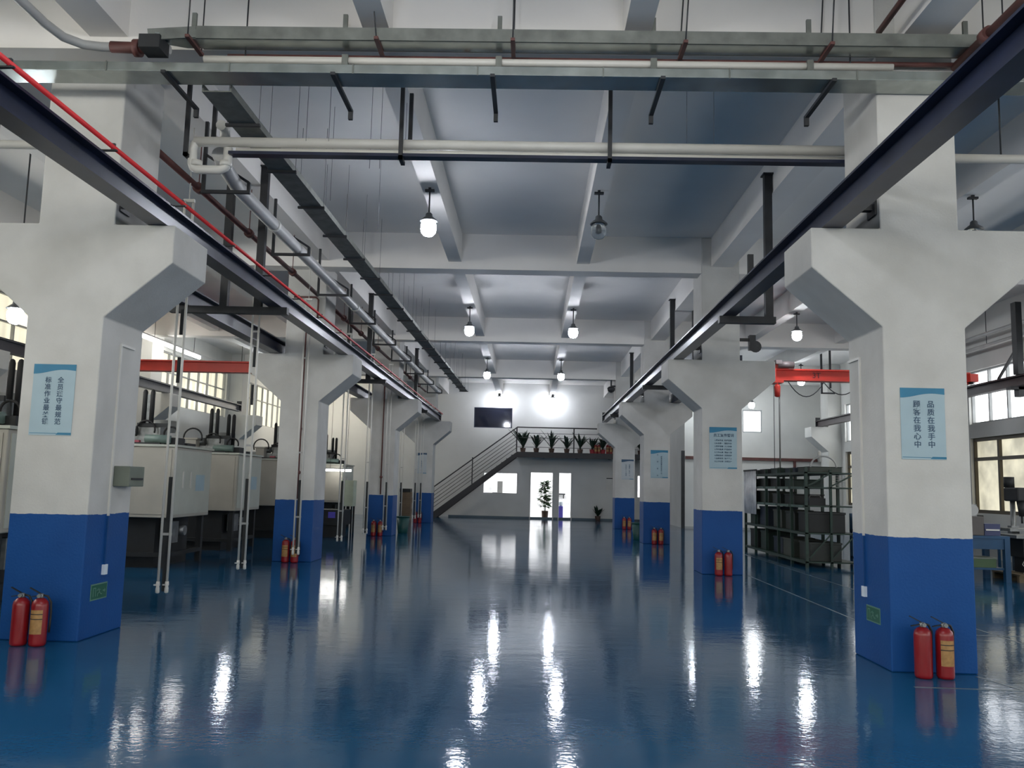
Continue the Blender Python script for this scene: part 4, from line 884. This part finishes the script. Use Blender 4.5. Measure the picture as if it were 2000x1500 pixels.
for b in range(5):
    for l in range(5):
        if (b, l) in ((0, 3), (0, 2)): continue
        mm, cn = bms[(b*2+l*3) % 5]
        hmax = (LV[l+1]-LV[l]-0.1) if l < 4 else 0.15
        hh = hmax*random.uniform(0.75, 1.0); dx = random.uniform(0.05, 0.2); wy = random.uniform(0.68, 0.86)
        y0 = BY[b]+0.08; x0 = RX0+0.04+dx*0.4; z = LV[l]
        t = thing('storage_crate', '%s crate on the %s level of the green rack, %s bay' % (cn, LN[l], BNN[b]), 'crate', (x0, y0, z), 'crates and moulds on the green rack')
        X1 = x0+random.uniform(0.6, 0.8)
        MB().box(x0, X1, y0, y0+wy, z+0.001, z+hh*0.9).build('body', mm, t, 0.008)
        MB().box(x0-0.012, X1+0.012, y0-0.012, y0+wy+0.012, z+hh*0.9, z+hh).build('lid', mm, t)
t = thing('toolbox', 'small dark toolbox on the third level of the green rack, near end', 'toolbox', (6.1, 18.95, 1.32))
MB().box(6.05, 6.4, 18.95, 19.3, 1.32, 1.48).build('body', MDARK, t); MB().tube([(6.1, 19.1, 1.48), (6.12, 19.1, 1.54), (6.33, 19.1, 1.54), (6.35, 19.1, 1.48)], 0.01, 6).build('handle', MMET, t)
t = thing('wire_basket', 'pale wire basket on the fourth level of the green rack, near end', 'basket', (6.6, 19, 1.72)); mb = MB()
for k in range(5): mb.box(6.55+0.07*k, 6.558+0.07*k, 18.96, 18.966, 1.72, 1.98)
for k in range(6): mb.box(6.55, 6.84, 18.954, 18.960, 1.72+0.05*k, 1.728+0.05*k)
mb.box(6.55, 6.84, 18.96, 19.3, 1.72, 1.73); mb.build('mesh', PVCG, t)
t = thing('hose_coil', 'grey hose arching over the top of the green rack, near end', 'hose', (6.5, 19.1, 2.05))
MB().tube([(6.35+0.28*math.cos(a), 18.9, 2.15+0.24*math.sin(a)) for a in [math.pi*k/14 for k in range(15)]], 0.018, 8).build('hose', PVCG, t); MB().lathe([(0.04, 0), (0.04, 0.2), (0.02, 0.24)], (6.3, 19.0, 2.27), 10).build('nozzle', PVC, t)
t = thing('plastic_sheet', 'white translucent sheet hanging on the far part of the green rack', 'sheet', (5.9, 23.3, 1.0)); vs = []; fs = []
n = 24
for k in range(n+1):
    y = 22.75+1.25*k/n; x = 5.885+0.012*math.sin(k*1.3)+0.008*math.sin(k*2.9)
    vs += [(x, y, 1.0), (x, y, 2.14)]
fs = [(2*k, 2*k+1, 2*k+3, 2*k+2) for k in range(n)]
o = MB().add(vs, fs, True).build('sheet', SHEET, t); md = o.modifiers.new('thick', 'SOLIDIFY'); md.thickness = 0.004
MB().box(5.87, 5.91, 22.72, 24.03, 2.13, 2.17).build('top_bar', BLACKS, t)

t = thing('parts_cart', 'dark blue parts cart standing right behind the near end of the green rack', 'cart', (7.7, 19.4, 0))
MB().box(7.25, 8.2, 19.0, 19.9, 0.15, 0.20).box(7.25, 8.2, 19.0, 19.9, 0.75, 0.80).build('shelf', BLUEST, t)
for px in (7.25, 8.15):
    for py in (19.0, 19.85): MB().box(px, px+0.05, py, py+0.05, 0.0, 1.15).build('leg', BLUEST, t)
MB().box(7.35, 8.0, 19.1, 19.8, 0.20, 0.62).build('lower_tub', MDARK, t, 0.01); MB().box(7.32, 7.9, 19.05, 19.75, 0.80, 1.12).build('upper_tub', mat('cart_tub_blue', (0.012, 0.022, 0.05), 0.5), t, 0.01)
def bench(x0, x1, y0, y1, z, label):
    t = thing('work_bench', label, 'bench', ((x0+x1)/2, y0, 0))
    MB().box(x0, x1, y0, y1, z-0.05, z).build('top', BLUEST, t)
    MB().box(x0+0.02, x1-0.02, y0+0.02, y0+0.04, z-0.25, z-0.05).build('apron', BLUEST, t)
    for px in (x0, x1-0.1):
        for py in (y0, y1-0.1): MB().box(px, px+0.1, py, py+0.1, 0, z-0.05).build('leg', BLUEST, t)
    MB().box(x0+0.1, x1-0.1, y0+0.05, y1-0.05, 0.22, 0.26).build('lower_shelf', BLUEST, t)
bench(8.2, 9.12, 16.75, 17.6, 0.86, 'blue steel work bench in the right aisle beside the nearest right column')
t = thing('green_crate', 'green crate on the lower shelf of the blue bench', 'crate', (8.6, 16.9, 0.26)); MB().box(8.4, 8.9, 16.85, 17.3, 0.26, 0.44).build('body', mat('crate_olive', (0.06, 0.11, 0.05), 0.6), t); MB().box(8.39, 8.91, 16.84, 17.31, 0.42, 0.45).build('rim', BOXG, t)
t = thing('grinding_machine', 'grey bench machine standing on the blue bench', 'machine', (8.5, 17, 0.86))
MB().box(8.28, 8.72, 16.9, 17.3, 0.86, 1.22).build('base', mat('machine_brown_grey', (0.09, 0.08, 0.075), 0.5), t, 0.01); MB().box(8.42, 8.62, 16.95, 17.2, 1.22, 1.45).build('head', MMET, t); MB().cyl((8.5, 16.92, 1.34), (8.5, 16.86, 1.34), 0.11, 16).build('wheel_guard', PVCG, t); MB().bar((8.46, 17.0, 1.45), (8.44, 17.0, 1.78), 0.03, 0.03).build('lever', MDARK, t)
t = thing('tool_cabinet', 'dark blue parts box behind the blue bench', 'box', (9.1, 17.2, 0.86)); MB().box(8.78, 9.08, 17.0, 17.4, 0.86, 1.08).build('body', mat('parts_blue', (0.04, 0.05, 0.13), 0.5), t); MB().box(8.8, 9.06, 16.985, 17.0, 0.95, 0.98).build('label_holder', PVC, t)
def drill_press(x, y, label, s=1.0):
    t = thing('drill_press', label, 'drill press', (x, y, 0), 'machines by the right windows')
    MB().box(x-0.3, x+0.3, y-0.25, y+0.3, 0, 0.08).build('foot', BLUEST, t)
    MB().cyl((x, y+0.12, 0.08), (x, y+0.12, 1.75), 0.05, 14).build('pillar', MMET, t)
    MB().box(x-0.3, x+0.3, y-0.3, y+0.08, 0.92, 0.98).box(x-0.08, x+0.08, y+0.05, y+0.2, 0.86, 1.02).build('table', MMET, t)
    MB().box(x-0.14, x+0.16, y-0.32, y+0.2, 1.52, 1.80).build('head', MDARK, t, 0.03)
    MB().cyl((x, y-0.2, 1.22), (x, y-0.2, 1.52), 0.05, 12, r2=0.09).cyl((x, y-0.2, 1.08), (x, y-0.2, 1.22), 0.02, 8).build('spindle', MDARK, t)
    MB().cyl((x, y+0.22, 1.8), (x, y+0.22, 2.02), 0.1, 14).build('motor', MDARK, t)
    for k in range(3):
        a = k*2.1+0.4; MB().cyl((x+0.17, y-0.15, 1.55), (x+0.2, y-0.15+0.22*math.cos(a), 1.55+0.22*math.sin(a)), 0.010, 6).build('feed_handle', MMET, t)
drill_press(9.95, 18.0, 'dark drill press at the right edge in front of the lower windows')
t = thing('milling_machine', 'dark machine bed with white hoses at the right edge', 'machine', (10.0, 17.3, 0))
MB().box(9.45, 10.8, 16.9, 17.6, 0.45, 0.82).build('bed', MDARK, t, 0.02); MB().box(9.6, 9.8, 17.0, 17.5, 0.15, 0.45).build('foot', MDARK, t); MB().box(10.4, 10.6, 17.0, 17.5, 0.15, 0.45).build('foot', MDARK, t); MB().box(9.3, 10.9, 16.85, 17.5, 0.82, 0.88).build('table', MMET, t)
for q in range(5):
    MB().tube([(9.42+0.11*q+0.05*math.sin(k*1.7+q), 16.82-0.02*q, 0.42-0.035*k+0.1*math.sin(k*0.9+q)*0.5) for k in range(7)], 0.007, 6).build('white_hose', PVC, t)
t = thing('pallet', 'low wooden pallet under the machine at the right edge', 'pallet', (10.1, 17.2, 0))
for k in range(7): MB().box(9.25+k*0.25, 9.45+k*0.25, 16.7, 17.7, 0.12, 0.15).build('board', WOOD, t)
for y in (16.72, 17.16, 17.6): MB().box(9.25, 10.95, y, y+0.08, 0, 0.12).build('bearer', WOOD, t)
t = thing('sewing_table', 'dark machine table in front of the right wall windows', 'bench', (11.2, 22.5, 0))
MB().box(10.6, 11.6, 21.6, 24.6, 0.78, 0.84).build('top', BLUEST, t)
for px in (10.65, 11.5):
    for py in (21.65, 24.5): MB().box(px, px+0.05, py, py+0.05, 0, 0.78).build('leg', BLUEST, t)
for k, (y, h, nm) in enumerate(((21.8, 0.5, 'tall'), (22.6, 0.35, 'squat'), (23.4, 0.6, 'tallest'), (24.1, 0.3, 'lowest'))):
    t = thing('small_machine', '%s small machine on the dark table by the right windows' % nm, 'machine', (11.1, y, 0.84), 'small machines on the window table')
    MB().box(10.85, 11.25, y, y+0.4, 0.84, 0.84+h*0.6).build('base', [MDARK, MMET, BOXG, MDARK][k], t, 0.01); MB().box(10.95, 11.1, y+0.1, y+0.28, 0.84+h*0.6, 0.84+h).build('head', MMET, t)
t = thing('beam_hanger', 'small dark hanger seen past the red crane girder in the right aisle', 'steel hanger', (10.15, 29.8, 5.0), 'steel hangers holding the crane beams at mid span')
MB().box(9.97, 10.03, 29.77, 29.83, 5.0, ZC-0.002).build('post', BLACKS, t); MB().box(10.27, 10.33, 29.77, 29.83, 5.2, ZC-0.002).build('post', BLACKS, t); MB().box(10.03, 10.45, 29.77, 29.83, 5.0, 5.05).build('cross_bar', BLACKS, t)
# right aisle: vertical brown post with brace under the crane beam
t = thing('beam_hanger', 'dark post with brace holding the crane beam in front of the right wall windows', 'steel hanger', (11.2, 19.9, 4.0), 'steel hangers holding the crane beams at mid span')
MB().box(11.13, 11.27, 19.8, 20.0, 4.42, ZC-0.5).box(11.13, 11.27, 19.8, 20.0, 3.9, 4.14).build('post', BLACKS, t)
MB().bar((11.32, 20.0, 5.2), (11.32, 21.0, 4.44), 0.05, 0.05).build('brace', BLACKS, t); MB().box(10.95, 11.45, 19.8, 20.0, 4.06, 4.13).build('cross_bar', BLACKS, t)
for z, nm in ((5.75, 'upper'), (5.45, 'lower')):
    t = thing('wall_pipe', '%s grey pipe along the top of the right wall windows' % nm, 'pipe', (11.6, 20, z), 'pipes along the right wall')
    MB().cyl((11.60, 9.0, z), (11.60, 25.3, z), 0.05, 10).build('pipe', PVCG, t)
    for y in (10, 14, 18, 22): MB().cyl((11.6, y, z+0.05), (11.6, y, ZC), 0.008, 6).build('hanger_rod', BLACKS, t)

for r in list(bpy.data.objects):
    if '_o' in r: del r['_o']
